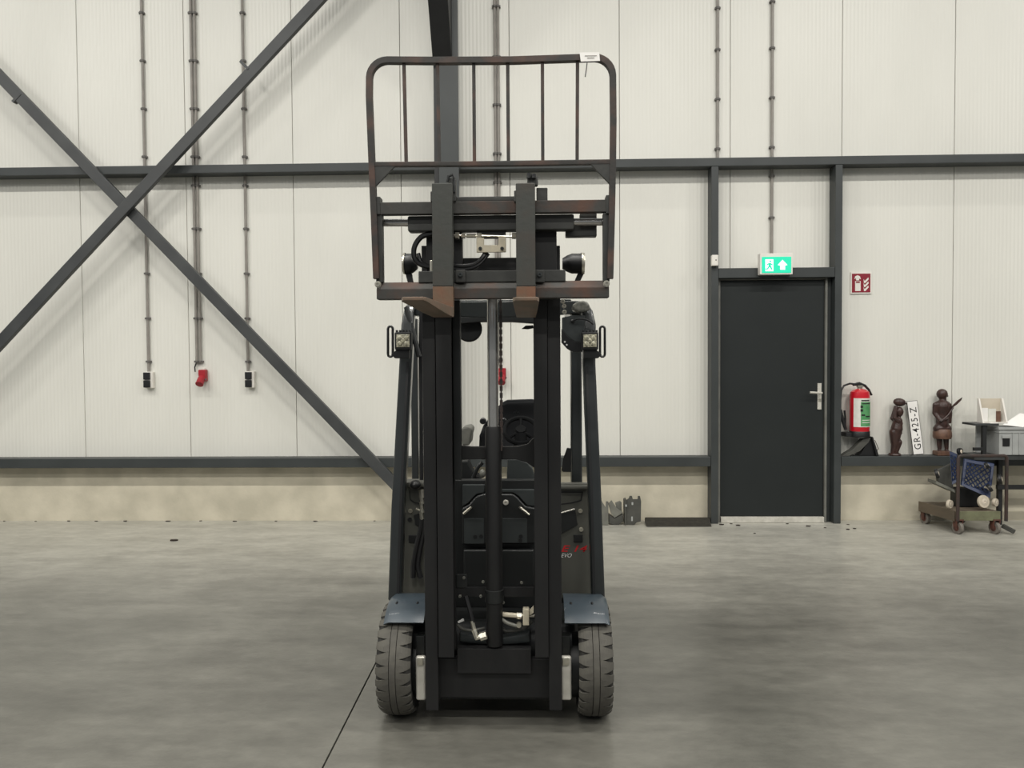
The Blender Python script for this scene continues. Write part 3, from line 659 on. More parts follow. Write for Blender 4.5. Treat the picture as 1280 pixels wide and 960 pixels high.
# fenders: curved sheet over the front of each tyre
def fender(x0, x1, inner_cut):
    f = MB(); X0, X1 = PX(x0, 760, 2.99), PX(x1, 760, 2.99); R0 = .252; n = 14; vs = []; fs = []
    zc, yc = .235, AX
    cs = [X0, X0+.02, X1-.02, X1]
    for i in range(n+1):
        a = math.radians(112-i*62/n)
        for layer, R in ((0, R0), (1, R0-.006)):
            for j, x in enumerate(cs):
                dr = .014 if (j == 0 and inner_cut < 0) or (j == 3 and inner_cut > 0) else 0
                vs.append((x, yc-(R-dr)*math.sin(math.radians(90)-a+math.radians(-0)), zc+(R-dr)*math.sin(a)))
    for i in range(n):
        for layer in (0, 1):
            for j in range(3):
                k = i*8+layer*4+j; fs.append((k, k+1, k+9, k+8) if layer == 0 else (k+8, k+9, k+1, k))
        for j in (0, 3): k = i*8+j; fs.append((k, k+8, k+12, k+4))
    for i in (0, n):
        for j in range(3): k = i*8+j; fs.append((k, k+4, k+5, k+1))
    f._add(vs, fs); return f.build('fender', M_fender, lift, angle=50)
fl = fender(475.5, 527, -1); fr = fender(706.5, 764, 1)
for fo, xs in ((fl, (496, 522)), (fr, (713.5, 740))):
    for x in xs:
        c = P(x, 757, AX-.065); c.z = .476
        mb = MB(); mb.ell(c, (.006, .012, .006), 8, 6); mb.build('rivet_hole', M_black, fo)

# wheels
def wheel(px0, px1, R, yc, name='front_wheel'):
    x0, x1 = PX(px0, 835, yc-R), PX(px1, 835, yc-R)
    xc = (x0+x1)/2; W = (x1-x0)/2; z = R
    c = (xc, yc, z)
    prof = [(R*.55, -W*.75), (R*.72, -W*.95), (R*.88, -W*.98), (R-.012, -W*.82), (R-.008, -W*.4), (R-.007, 0), (R-.008, W*.4), (R-.012, W*.82), (R*.88, W*.98), (R*.72, W*.95), (R*.55, W*.75)]
    mb = MB(); mb.lathe(prof, c, (1, 0, 0), 56, closed=True); t = mb.build(name, M_tyre_d, lift)
    for s0, s1 in ((-.17, .17),):
        mb = MB(); mb.lathe([(R-.03, s0*W), (R-.001, s0*W), (R, 0), (R-.001, s1*W), (R-.03, s1*W)], c, (1, 0, 0), 64, closed=True); mb.build('centre_rib', M_tyre, t)
    N = 28
    for side in (-1, 1):
        me = None
        for k in range(N):
            a = 2*math.pi*(k+(.5 if side > 0 else 0))/N; da = 2*math.pi/N
            if me is None:
                mb = MB(); secs = []; vs = []; fs = []; cols = 5
                for i in range(cols+1):
                    u = i/cols; xl = (.21+(1.0-.21)*u)*W*side
                    top = R-.001-(.016*u**3); bot = R-.03
                    wdt = da*(1.0 if u < .25 else 1.0-.46*((u-.25)/.75)); off = da*.28*math.sin(u*math.pi*.5)
                    for (rr, aa) in ((top, off), (top, off+wdt*.5), (top, off+wdt), (bot, off+wdt), (bot, off)): vs.append((xl, rr*math.cos(aa), rr*math.sin(aa)))
                for i in range(cols):
                    for q in range(5): fs.append((i*5+q, i*5+(q+1) % 5, (i+1)*5+(q+1) % 5, (i+1)*5+q))
                fs.append((0, 1, 2, 3, 4)); fs.append(tuple(cols*5+q for q in (4, 3, 2, 1, 0)))
                bm = bmesh.new(); bv = [bm.verts.new(v) for v in vs]
                for f in fs: bm.faces.new([bv[i] for i in f])
                bmesh.ops.recalc_face_normals(bm, faces=bm.faces)
                me = bpy.data.meshes.new('tread_lug'); bm.to_mesh(me); bm.free(); me.materials.append(M_tyre)
            o = bpy.data.objects.new('tread_lug', me); C.objects.link(o); o.parent = t
            o.location = Vector(c)-ORG[t]; o.rotation_euler = (a, 0, 0)
    mb = MB(); mb.lathe([(R*.56, -W*.6), (R*.5, -W*.3), (R*.2, -W*.2), (R*.2, W*.2), (R*.5, W*.3), (R*.56, W*.6)], c, (1, 0, 0), 32); mb.build('rim', M_innerg, t)
    for k in range(5):
        a = 2*math.pi*k/5
        for s in (-1, 1):
            q = Vector((xc+s*W*.28, yc+R*.36*math.cos(a), z+R*.36*math.sin(a))); mb = MB(); mb.cyl(q, q+Vector((s*.018, 0, 0)), .009, 6); mb.build('wheel_nut', M_scrap, t)
    return t
wheel(467.5, 511.5, .23, AX); wheel(724.5, 768, .23, AX)
def rear_wheel(xc):
    mb = MB(); mb.lathe([(.11, -.05), (.17, -.062), (.195, -.05), (.20, 0), (.195, .05), (.17, .062), (.11, .05)], (xc, 4.42, .2), (1, 0, 0), 36, closed=True); t = mb.build('rear_wheel', M_tyre, lift)
    mb = MB(); mb.lathe([(.115, -.045), (.05, -.03), (.05, .03), (.115, .045)], (xc, 4.42, .2), (1, 0, 0), 24); mb.build('rim', M_inner, t)
rear_wheel(FX-.10); rear_wheel(FX+.10)
# chassis, battery hood, counterweight
mb = MB(); mb.box(FX-.26, FX+.26, 3.13, BYF+.034, .07, .16); mb.box(FX-.40, FX+.40, BYF+.035, 3.72, .09, .30); mb.build('chassis', M_inner, lift, bev=.02)
mb = MB(); mb.box(FX-.42, FX+.42, 3.70, 4.28, .28, .66); mb.build('battery_hood', M_inner, lift, bev=.04, seg=3)
mb = MB(); mb.prism([(FX-.44, 4.10, .30), (FX+.44, 4.10, .30), (FX+.44, 4.45, .30), (FX+.30, 4.70, .30), (FX-.30, 4.70, .30), (FX-.44, 4.45, .30)], (0, 0, .36)); mb.build('counterweight', M_cowl, lift, bev=.04, seg=3)
# seat
SY = 4.0
pp('seat_back', M_seat, [(598, 575), (599, 545), (604, 532), (618, 514), (626, 504), (634, 500.5), (664, 499.5), (678, 501), (686, 506), (694, 530), (698, 560), (697, 575)], SY, SY+.09, bev=.02, seg=3)
mb = MB(); mb.box(FX-.10, FX+.36, SY-.35, SY+.02, .70, .83); mb.build('seat_cushion', M_seat, lift, bev=.04, seg=3)
for x in (603.5, 629.5):
    c = P(x, 526.5, SY-.03); mb = MB(); mb.lathe([(.012, 0), (.017, .004), (.017, .03), (.012, .034)], c, (0, 1, 0), 14); mb.build('seat_knob', M_black, lift)
# emblem on the head of the seat
c = P(645.5, 515.5, SY-.001); mb = MB()
for s in (-1, 0, 1): mb.strip([c+Vector((s*.010-.006, 0, -.004)), c+Vector((s*.010, 0, .004+.004*(s == 0))), c+Vector((s*.010+.006, 0, -.004))], .003, .003)
mb.build('seat_emblem', M_innerg, lift, smooth=False)
pp('arm_rest', M_scrap, [(576, 536), (586, 533.5), (590, 538), (588, 546), (587, 557), (577, 557)], 3.85, 4.05, bev=.01)
pp('console', M_inner, [(566, 578), (584, 576), (592, 592), (602, 598), (600, 603), (566, 603)], 3.5, 3.6, bev=.008)
tb('lever', M_inner, [(590, 600, 3.5), (597, 585, 3.5), (603, 578, 3.5)], .010); c = P(603, 592, 3.48); mb = MB(); mb.ell(c, (.014, .014, .02)); mb.build('lever_knob', M_scrap, lift)
pp('pedal_cover', M_innerg, [(634, 574), (648, 574), (659, 578), (666, 586), (669, 600), (669, 609), (633, 609)], 3.45, 3.5, bev=.008)
# steering wheel
c = P(651, 538, 3.72); d1 = Vector((1, 0, 0)); d2 = Vector((0, .62, .62)).normalized()
ring = [c+d1*.080*math.cos(2*math.pi*k/32)+d2*.080*math.sin(2*math.pi*k/32) for k in range(32)]
mb = MB(); mb.tube(ring, .011, 8, closed=True); sw = mb.build('steering_wheel', M_matte, lift)
mb = MB()
for a in (0, 130, 230): mb.tube([c, c+(d1*math.cos(math.radians(a+90))+d2*math.sin(math.radians(a+90)))*.080], .008, 6)
mb.lathe([(.026, -.012), (.030, 0), (.024, .014)], c, d1.cross(d2), 14); mb.build('spokes', M_matte, sw)
mb = MB(); mb.tube([c+Vector((0, -.01, -.02)), c+Vector((0, -.10, -.20)), c+Vector((0, -.16, -.42))], [.03, .045, .05], 12); mb.build('steering_column', M_matte, lift)

# ---- overhead guard
def pillar(pts, lab='guard_pillar'):
    mb = MB(); rows = []
    for (x, y, Y, wpx) in pts:
        hw = wpx/2*S(Y); p = P(x, y, Y)
        rows.append([(p.x-hw, Y, p.z), (p.x+hw, Y, p.z), (p.x+hw, Y+.06, p.z), (p.x-hw, Y+.06, p.z)])
    vs = [v for r in rows for v in r]; fs = [(0, 1, 2, 3)]+[tuple((len(rows)-1)*4+q for q in (3, 2, 1, 0))]
    for i in range(len(rows)-1):
        for k in range(4): fs.append((i*4+k, i*4+(k+1) % 4, (i+1)*4+(k+1) % 4, (i+1)*4+k))
    mb._add(vs, fs); return mb.build(lab, M_pillar, lift, bev=.010, seg=3, angle=50)
gl = pillar([(493, 752, 3.24, 17), (496.8, 635, 3.27, 16.5), (507, 446, 3.38, 16), (509, 405, 3.40, 15.5), (511, 388, 3.43, 13), (518, 374, 3.48, 10)])
gr = pillar([(748, 752, 3.24, 17), (744.3, 635, 3.27, 16.5), (736.5, 454, 3.38, 16), (737, 405, 3.40, 16), (734, 388, 3.43, 14), (727, 376, 3.48, 11)])
for par, pts in ((gl, ((497, 752, 3.232), (500.5, 635, 3.262), (509.6, 452, 3.372))), (gr, ((743, 752, 3.232), (740.2, 635, 3.262), (733.5, 458, 3.372)))):
    mb = MB(); mb.strip([P(*q) for q in pts], .011, .008); mb.build('pillar_groove', M_black, par)
mb = MB(); mb.pprism([(506, 383), (515, 377), (725, 376), (735, 383), (735, 391), (668, 396), (600, 397), (506, 394)], 3.46, 3.52); roof = mb.build('guard_roof', M_pillar, lift, bev=.006)
mb = MB(); mb.pprism([(574, 396), (670, 395), (670, 404.5), (640, 402.5), (600, 402.5), (574, 405)], 3.462, 3.51); mb.build('roof_lip', M_inner, roof, bev=.004)
zr0 = PZ(617, 385, 3.5)
for s in (-1, 1):
    x = FX+s*.37; mb = MB(); mb.prism([(x-.03, 3.52, zr0-.03), (x-.03, 3.52, zr0+.03), (x-.03, 4.35, zr0+.06), (x-.03, 4.35, zr0)], (.06, 0, 0)); mb.build('roof_beam', M_pillar, roof, bev=.008)
for k in range(5):
    y = 3.66+k*.15; z = zr0+.02+k*.006; mb = MB(); mb.box(FX-.345, FX+.345, y, y+.03, z, z+.03); mb.build('roof_slat', M_pillar, roof, bev=.004)
bx('rear_pillar', M_pillar, (713.5, 392, 727.5, 612), 3.62, 3.70, bev=.01)
x = PX(519, 500, 4.3); mb = MB(); mb.box(x-.02, x+.02, 4.27, 4.33, .66, zr0+.0); mb.build('rear_pillar', M_pillar, lift, bev=.008)
# small brackets
pp('bracket_disc', M_innerg, [(702.5, 397), (716, 394), (730.6, 394), (730.6, 428), (720, 427.5), (711, 422), (702.5, 411.5)], 3.36, 3.37, bev=.002)
pp('bracket_edge', M_black, [(702, 411), (711, 422), (720, 427.5), (728, 428), (728, 440), (716, 440), (709, 436), (702, 428)], 3.36, 3.39, bev=.002)
for (x, y) in ((706, 427.3), (708.5, 431)):
    c = P(x, y, 3.357); mb = MB(); mb.cyl(c, c+Vector((0, .004, 0)), .004, 10); mb.build('rivet', M_wtxt, lift)
pp('wrap', M_film, [(715, 388), (716, 380), (724, 376), (733, 376), (738, 382), (737, 388), (728, 391)], 3.34, 3.42, bev=.012, seg=2)
for (x, y) in ((703.5, 377), (705, 382.5), (705.5, 390)): bolt(x, y, 3.33, .008)
tb('cable', M_hose, [(716, 401, 3.35), (724, 398.5, 3.34), (734, 400, 3.34), (741, 405, 3.36)], .0035); c = P(716, 401.5, 3.352); mb = MB(); mb.ell(c, (.009, .006, .009), 10, 8); mb.build('grommet', M_black, lift)
pp('bracket_edge', M_black, [(702, 588), (704, 574), (709, 560), (714, 561), (714, 590), (704, 590)], 3.5, 3.52, bev=.002)
c = P(586, 411, 3.5); mb = MB(); mb.lathe([(.052, 0), (.060, .006), (.060, .02), (.045, .032)], c, (0, 1, 0), 28); mb.build('mirror', M_black, lift)
pp('roof_hook', M_black, [(652, 411), (657, 407), (666, 406.5), (668, 410), (660, 411.5)], 3.5, 3.52, bev=0)
# work lamps
def work_lamp(x, y, side):
    Yl = 3.29
    o = bx('work_lamp', M_black, (x-10.5, y-11, x+10.5, y+11.5), Yl, Yl+.045, bev=.006)
    l = bx('lens', M_lens, (x-8.3, y-8, x+8.3, y+8), Yl-.004, Yl, o, bev=.010, seg=3)
    for k in range(5): bx('fin', M_black, (x-9+k*4.2, y-13.5, x-7.2+k*4.2, y-10.5), Yl+.01, Yl+.04, o, bev=.001)
    X0 = x+side*15.5; lp = arc(X0, y-15, 3, 180, 0, 5)+arc(X0, y+17, 3, 0, -180, 5)
    mb = MB(); mb.tube([P(a, b, Yl+.02) for a, b in lp], .0058, 6, closed=True); mb.build('lamp_bracket', M_black, o)
    pp('lamp_foot', M_black, [(x+side*15, y+17), (x+side*10, y+22), (x-side*8, y+22), (x-side*8, y+11), (x+side*8, y+11)], Yl+.012, Yl+.035, o, bev=.003)
    for (a, b) in ((-4, -3.5), (4, -3.5), (-4, 3.8), (4, 3.8), (0, 0)):
        c = P(x+a, y+b, Yl-.004); mb = MB(); mb.ell(c, (.011, .003, .011), 10, 6); mb.build('diode_lens', M_lens, o)
work_lamp(503.5, 426, -1); work_lamp(737.5, 426, 1)
# round side lamps on the mast shoulders
for x0, x1 in ((522, 504.5), (703, 730.5)):
    Ys = 3.16; a = P(x0, 329.5, Ys); b = P(x1, 329.5, Ys); L = (b-a).length
    mb = MB(); mb.lathe([(.022, 0), (.034, L*.22), (.041, L*.42), (.041, L*.8), (.044, L*.86)], a, (b-a), 24); o = mb.build('side_lamp', M_black, lift)
    mb = MB(); mb.lathe([(.044, L*.86), (.045, L*.9), (.043, L), (.02, L)], a, (b-a), 24); mb.build('lamp_ring', M_zinc, o)
    s = 1 if x1 > x0 else -1
    pp('lamp_arm', M_black, [(x1-s*5-3, 341), (x1-s*5+5, 341), (x1-s*9+3, 353), (x1-s*9-4, 353)], Ys-.005, Ys+.01, o, bev=.001)

# ================================================================== things by the wall on the right
# fire extinguisher
XY = D-.095
ec = P(1074.5, 520, XY); ez0 = PZ(1074, 546, XY); ez1 = PZ(1074, 487, XY); R = 11.6*S(XY)
ex = thing('fire_extinguisher', (ec.x, XY, ez0), 'red fire extinguisher with green label mounted beside the door post', 'extinguisher')
mb = MB(); mb.lathe([(R*.98, .045), (R, .05), (R, ez1-ez0-.05), (R*.93, ez1-ez0-.02), (R*.6, ez1-ez0), (R*.3, ez1-ez0+.008)], (ec.x, XY, ez0), (0, 0, 1), 32); body = mb.build('cylinder', M_red, ex)
mb = MB(); mb.lathe([(R*.9, 0), (R*1.03, .006), (R*1.03, .05), (R*.99, .055)], (ec.x, XY, ez0), (0, 0, 1), 32); mb.build('base_ring', M_black, ex)
def label_patch(a0, a1, z0, z1, m, name, dr=.0015):
    mb = MB(); vs = []; fs = []; n = 8
    for i in range(n+1):
        a = math.radians(a0+(a1-a0)*i/n)
        for z in (z0, z1):
            for rr in (R+dr, R+dr-.002): vs.append((ec.x+rr*math.sin(a), XY-rr*math.cos(a), z))
    for i in range(n):
        k = i*4; fs += [(k, k+4, k+6, k+2), (k+1, k+3, k+7, k+5), (k+2, k+6, k+7, k+3), (k, k+1, k+5, k+4)]
    fs += [(0, 2, 3, 1), (n*4, n*4+1, n*4+3, n*4+2)]
    mb._add(vs, fs); return mb.build(name, m, body, angle=60)
lz = lambda y: PZ(1074, y, XY-R)
label_patch(-58, 62, lz(534), lz(498), M_labelwhite, 'label')
label_patch(-16, 62, lz(533), lz(502.5), M_labelgreen, 'label_field', .0022)
for y0, y1, a0, a1 in ((500, 501.5, -14, 40), (504, 505.3, -10, 50), (507, 510, -18, -4), (511.5, 514.5, -18, -4), (518, 520, -12, 8), (520, 521.5, 12, 50), (525, 525.8, -8, 50), (528, 528.8, -8, 50)):
    label_patch(a0, a1, lz(y1), lz(y0), M_print if y0 < 524 else M_labelwhite, 'label_print', .003)
hz_ = ez1
mb = MB(); mb.lathe([(.022, 0), (.022, .02), (.03, .022), (.03, .034), (.018, .04)], (ec.x, XY, hz_), (0, 0, 1), 16); mb.build('valve', M_zinc, ex)
mb = MB(); mb.tube([P(1066, 481, XY), P(1074, 479.5, XY), P(1081, 482, XY), P(1086, 487, XY), P(1089.5, 494, XY)], [.012, .016, .012, .010, .009], 8); mb.build('lever', M_black, ex)
tbp = [P(*q) for q in ((1073, 480.5, XY), (1062, 479.5, XY), (1055, 482, XY-.02), (1051.5, 488, XY-.03), (1050.5, 500, XY-.03), (1050.5, 514, XY-.03))]
mb = MB(); mb.tube(tbp, .009, 8); mb.build('hose', M_hose, ex)
mb = MB(); mb.tube([P(1050.8, 512, XY-.03), P(1053, 524, XY-.03), P(1057, 537, XY-.03)], [.011, .016, .013], 8); nz = mb.build('nozzle', M_black, ex)
mb = MB(); mb.tube([P(1055.5, 513, XY-.03), P(1056.5, 523, XY-.03), P(1056.5, 537, XY-.03)], .009, 8); mb.build('trigger', M_black, nz)
mb = MB(); mb.pbox(1057.5, 541, 1066, 546, XY-.03, D-.001); mb.build('hook_bracket', M_black, ex, bev=.004)
# black moulded foot below the extinguisher
o = thing('moulded_holder', (PX(1076, 571, XY), XY, zl1), 'black moulded plastic holder standing on the rail under the extinguisher', 'holder')
zs = zl1+.001
def onrail(pix, Yn, Yf, name, m, par, bev=.004):
    pts = [P(a, b, Yn) for a, b in pix]
    for q in pts: q.z = max(q.z, zs)
    mb = MB(); mb.prism(pts, (0, Yf-Yn, 0)); return mb.build(name, m, par, bev=bev)
onrail([(1052, 572), (1066, 562), (1079, 549), (1088.5, 547.5), (1086, 553), (1075, 564), (1061, 572)], XY-.045, XY+.03, 'slanted_arm', M_scrapd, o)
onrail([(1085, 551), (1089, 546.5), (1098.5, 572), (1074, 572), (1078, 564)], XY-.02, XY+.05, 'back_web', M_black, o)
onrail([(1089.5, 546), (1091.5, 546), (1099, 572), (1095.5, 572)], XY-.045, XY+.06, 'side_rib', M_black, o)
mb = MB(); mb.tube([P(1091, 550, XY-.03), P(1094, 551, XY-.05), P(1098, 561, XY-.05), P(1096.5, 563, XY-.03)], .003, 6); mb.build('wire_clip', M_iron, o)

# statues on the rail (turned wood, one continuous carving each)
SYS = D-.075
def sp(a, b, dy=0.0):
    p = P(a, b, SYS); p.y += dy; return p
def k5(a, b): return (1040+a/7.11, 470+b/7.11)
def V5(a, b, dy=0.0): return sp(*k5(a, b), dy)
u = S(SYS)/7.11*1.0
o = thing('wooden_statue', (V5(560, 715).x, SYS, zl1), 'slim dark wooden statue of a bearer balancing a load on the head', 'statue')
mb = MB()
mb.cap(V5(565, 560), V5(575, 470), 38*u, 47*u); mb.cap(V5(575, 470), V5(585, 400), 50*u, 38*u); mb.cap(V5(552, 500), V5(560, 590), 41*u, 38*u)
mb.cap(V5(585, 400), V5(592, 375), 29*u, 20*u); mb.cap(V5(590, 385), V5(596, 345), 17*u, 17*u)
mb.ell(V5(598, 318), (35*u, 34*u, 45*u)); mb.cap(V5(622, 322), V5(627, 326), 9*u, 6*u)
mb.cap(V5(560, 600), V5(540, 680), 34*u, 19*u); mb.cap(V5(585, 590), V5(568, 680), 36*u, 19*u)
mb.cap(V5(536, 690), V5(552, 692), 16*u, 14*u); mb.cap(V5(568, 688), V5(590, 692), 16*u, 12*u)
mb.cap(V5(575, 400, -.03), V5(543, 370, -.03), 19*u, 17*u); mb.cap(V5(543, 370, -.03), V5(560, 270, -.03), 16*u, 11*u)
mb.cap(V5(578, 400, .03), V5(548, 378, .03), 19*u, 17*u); mb.cap(V5(548, 378, .03), V5(575, 275, .03), 16*u, 11*u)
mb.ell(V5(606, 420), (18*u, 38*u, 23*u)); mb.cap(V5(596, 470), V5(606, 505), 20*u, 18*u)
mb.build('figure', M_wood_d, o, remesh=.0045)
mb = MB(); mb.ell(V5(600, 233), (54*u, 40*u, 36*u), rot=Matrix.Rotation(math.radians(8), 3, 'Y')); mb.cap(V5(630, 235), V5(666, 250), 18*u, 5*u); mb.build('head_load', M_wood_d, o, remesh=.004)
bz = zl1+.0008
mb = MB(); c = V5(557, 700); mb.lathe([(50*u, 0), (52*u, .006), (46*u, max(c.z-zl1, .012)+.006)], (c.x, SYS, bz), (0, 0, 1), 20); mb.build('base', M_wood_d, o)

o = thing('wooden_statue', (V5(980, 700).x, SYS, zl1), 'stout dark wooden statue of a standing figure holding a leaf-shaped blade', 'statue')
mb = MB()
mb.ell(V5(978, 160), (46*u, 44*u, 46*u)); mb.cap(V5(1012, 165), V5(1024, 178), 20*u, 10*u); mb.cap(V5(985, 190), V5(985, 240), 28*u, 30*u)
mb.cap(V5(945, 255), V5(1015, 255), 34*u, 34*u); mb.cap(V5(980, 270), V5(980, 340), 62*u, 50*u); mb.cap(V5(980, 340), V5(980, 430), 50*u, 52*u)
mb.cap(V5(915, 255), V5(910, 330), 20*u, 17*u); mb.cap(V5(910, 330), V5(945, 400, -.035), 17*u, 14*u); mb.cap(V5(945, 400, -.035), V5(1000, 375, -.05), 14*u, 12*u)
mb.cap(V5(1042, 258), V5(1050, 330), 20*u, 17*u); mb.cap(V5(1050, 330), V5(1048, 410), 16*u, 13*u)
mb.cap(V5(950, 470), V5(1010, 470), 48*u, 48*u)
mb.cap(V5(952, 530), V5(955, 640), 26*u, 17*u); mb.cap(V5(1012, 530), V5(1018, 640), 26*u, 17*u); mb.cap(V5(953, 660), V5(950, 672, -.02), 16*u, 14*u); mb.cap(V5(1018, 660), V5(1022, 672, -.02), 16*u, 14*u)
mb.build('figure', M_wood_d, o, remesh=.005)
mb = MB(); c = V5(980, 555); mb.lathe([(70*u, 0), (76*u, 20*u), (74*u, 60*u), (62*u, 84*u)], c, (0, 0, 1), 20); mb.build('skirt', M_wood_l, o)
mb = MB(); mb.prism([V5(1050, 290, -.02), V5(1062, 262, -.02), V5(1110, 215, -.02), V5(1150, 188, -.02), V5(1140, 215, -.02), V5(1105, 250, -.02)], (0, .012, 0)); mb.build('blade', M_wood_d, o, bev=.003)
mb = MB(); mb.tube([V5(935, 400, -.06), V5(1000, 345, -.055), V5(1062, 278, -.03)], 7*u, 6); mb.build('shaft', M_wood_d, o)
zb_ = V5(980, 665).z
mb = MB(); mb.box(V5(915, 690).x, V5(1045, 690).x, SYS-.05, SYS+.05, bz, zb_); mb.build('base', M_wood_l, o, bev=.006)

# number plate leaning on the wall
PLY = D-.05
cpl = P(1144, 537.2, PLY); th = math.radians(5.6); Lp, Wp = 66.5*S(PLY), 13*S(PLY)
pm = Matrix.Translation(cpl) @ Matrix.Rotation(th, 4, 'Y').inverted() @ Matrix.Rotation(math.radians(-4), 4, 'X')
cpl_low = min((pm @ Vector((sx*Wp/2, 0, -Lp/2))).z for sx in (-1, 1)); pm = Matrix.Translation((0, 0, zs-cpl_low)) @ pm
o = thing('number_plate', (cpl.x, PLY, zs), 'white number plate standing upright between the two wooden statues', 'number plate')
def plate(w2, h2, t0, t1, m, name):
    mb = MB(); mb.box(-w2, w2, t0, t1, -h2, h2)
    for v in mb.bm.verts: v.co = pm @ v.co
    return mb.build(name, m, o, bev=.001)
plate(Wp/2, Lp/2, -.001, .003, M_print, 'rim'); plate(Wp/2-.004, Lp/2-.004, -.0025, -.001, M_paper, 'face')
text_mb('GR-425-Z', pm @ Matrix.Translation((0, -.0032, -.006)) @ FRONT.to_4x4() @ Matrix.Rotation(math.radians(90), 4, 'Z'), 52*S(PLY), 8.2*S(PLY), bold=.004).build('lettering', M_print, o, smooth=False)

# ---- wooden cart
TY = 6.50
def k6(a, b): return (1030+a/4.364, 460+b/4.364)
nl = P(1196, 651, TY); nr = P(1252.5, 650.5, TY); fl_ = P(1148, 641, 6.99)
zt_ = P(1196, 640, TY).z; zb0 = nl.z
ax_ = Vector((nr.x-nl.x, 0, 0)); ay_ = Vector((fl_.x-nl.x, 6.97-TY, 0))
def cp(u_, v_, z): q = Vector((nl.x, TY, 0))+ax_*u_+ay_*v_; q.z = z; return q
ct = thing('platform_cart', cp(.5, .5, 0), 'low wooden platform cart on rusty casters with a dark tube handle', 'cart')
for k in range(4):
    u0, u1 = k/4+.004, (k+1)/4-.004
    mb = MB(); mb.hexa([cp(u0, .04, zb0+.01), cp(u1, .04, zb0+.01), cp(u1, 1, zb0+.01), cp(u0, 1, zb0+.01), cp(u0, .04, zt_), cp(u1, .04, zt_), cp(u1, 1, zt_), cp(u0, 1, zt_)]); mb.build('deck_board', M_board, ct, bev=.003)
mb = MB(); mb.hexa([cp(0.03, 0, zb0), cp(.97, 0, zb0), cp(.97, .035, zb0), cp(0.03, .035, zb0), cp(0.03, 0, zt_+.004), cp(.97, 0, zt_+.004), cp(.97, .035, zt_+.004), cp(0.03, .035, zt_+.004)]); mb.build('end_board', M_boardg, ct, bev=.003)
mb = MB(); mb.hexa([cp(-.03, .04, zb0-.01), cp(-.004, .04, zb0-.01), cp(-.004, 1, zb0-.01), cp(-.03, 1, zb0-.01), cp(-.03, .04, zt_+.006), cp(-.004, .04, zt_+.006), cp(-.004, 1, zt_+.006), cp(-.03, 1, zt_+.006)]); mb.build('side_board', M_board, ct, bev=.003)
def rail_box(a, b, w_, name, m):
    mb = MB(); mb.tube([a, b], w_, 4); return mb.build(name, m, ct, bev=.002)
zh_ = P(1226, 569.5, TY).z
hx0_, hx1_ = PX(1196.5, 610, TY), PX(1257, 610, TY)
mb = MB(); mb.tube([(hx0_, TY-.012, zb0), (hx0_, TY-.012, zh_-.02), (hx0_+.008, TY-.012, zh_-.005), (hx0_+.02, TY-.012, zh_), (hx1_-.02, TY-.012, zh_), (hx1_-.008, TY-.012, zh_-.005), (hx1_, TY-.012, zh_-.02), (hx1_, TY-.012, zb0)], .0135, 8); mb.build('tube_handle', M_iron, ct)
for (u_, v_) in ((.08, .06), (.9, .06), (.08, .93), (.9, .93)):
    q = cp(u_, v_, 0); rw = .052
    mb = MB(); mb.lathe([(rw*.55, -.016), (rw, -.014), (rw, .014), (rw*.55, .016)], (q.x, q.y, rw), Vector((1, .25, 0)), 20); wv = mb.build('caster_wheel', M_rub, ct)
    mb = MB(); mb.lathe([(rw*.56, -.018), (rw*.3, -.02), (rw*.3, .02), (rw*.56, .018)], (q.x, q.y, rw), Vector((1, .25, 0)), 16); mb.build('hub', M_castr, wv)
    mb = MB()
    for s in (-1, 1): mb.hexa([(q.x+s*.024-.003, q.y-.02, rw-.012), (q.x+s*.024+.003, q.y-.02, rw-.012), (q.x+s*.024+.003, q.y+.02, rw-.012), (q.x+s*.024-.003, q.y+.02, rw-.012), (q.x+s*.024-.003, q.y-.035, zb0+.012), (q.x+s*.024+.003, q.y-.035, zb0+.012), (q.x+s*.024+.003, q.y+.035, zb0+.012), (q.x+s*.024-.003, q.y+.035, zb0+.012)])
    mb.box(q.x-.03, q.x+.03, q.y-.036, q.y+.036, zb0+.002, zb0+.012); mb.build('caster_fork', M_castr, ct)
mb = MB(); mb.tube([P(1253, 657, TY+.05), P(1268, 665, TY-.02)], .022, 4); q = mb.build('draw_bar', M_scrapd, ct)
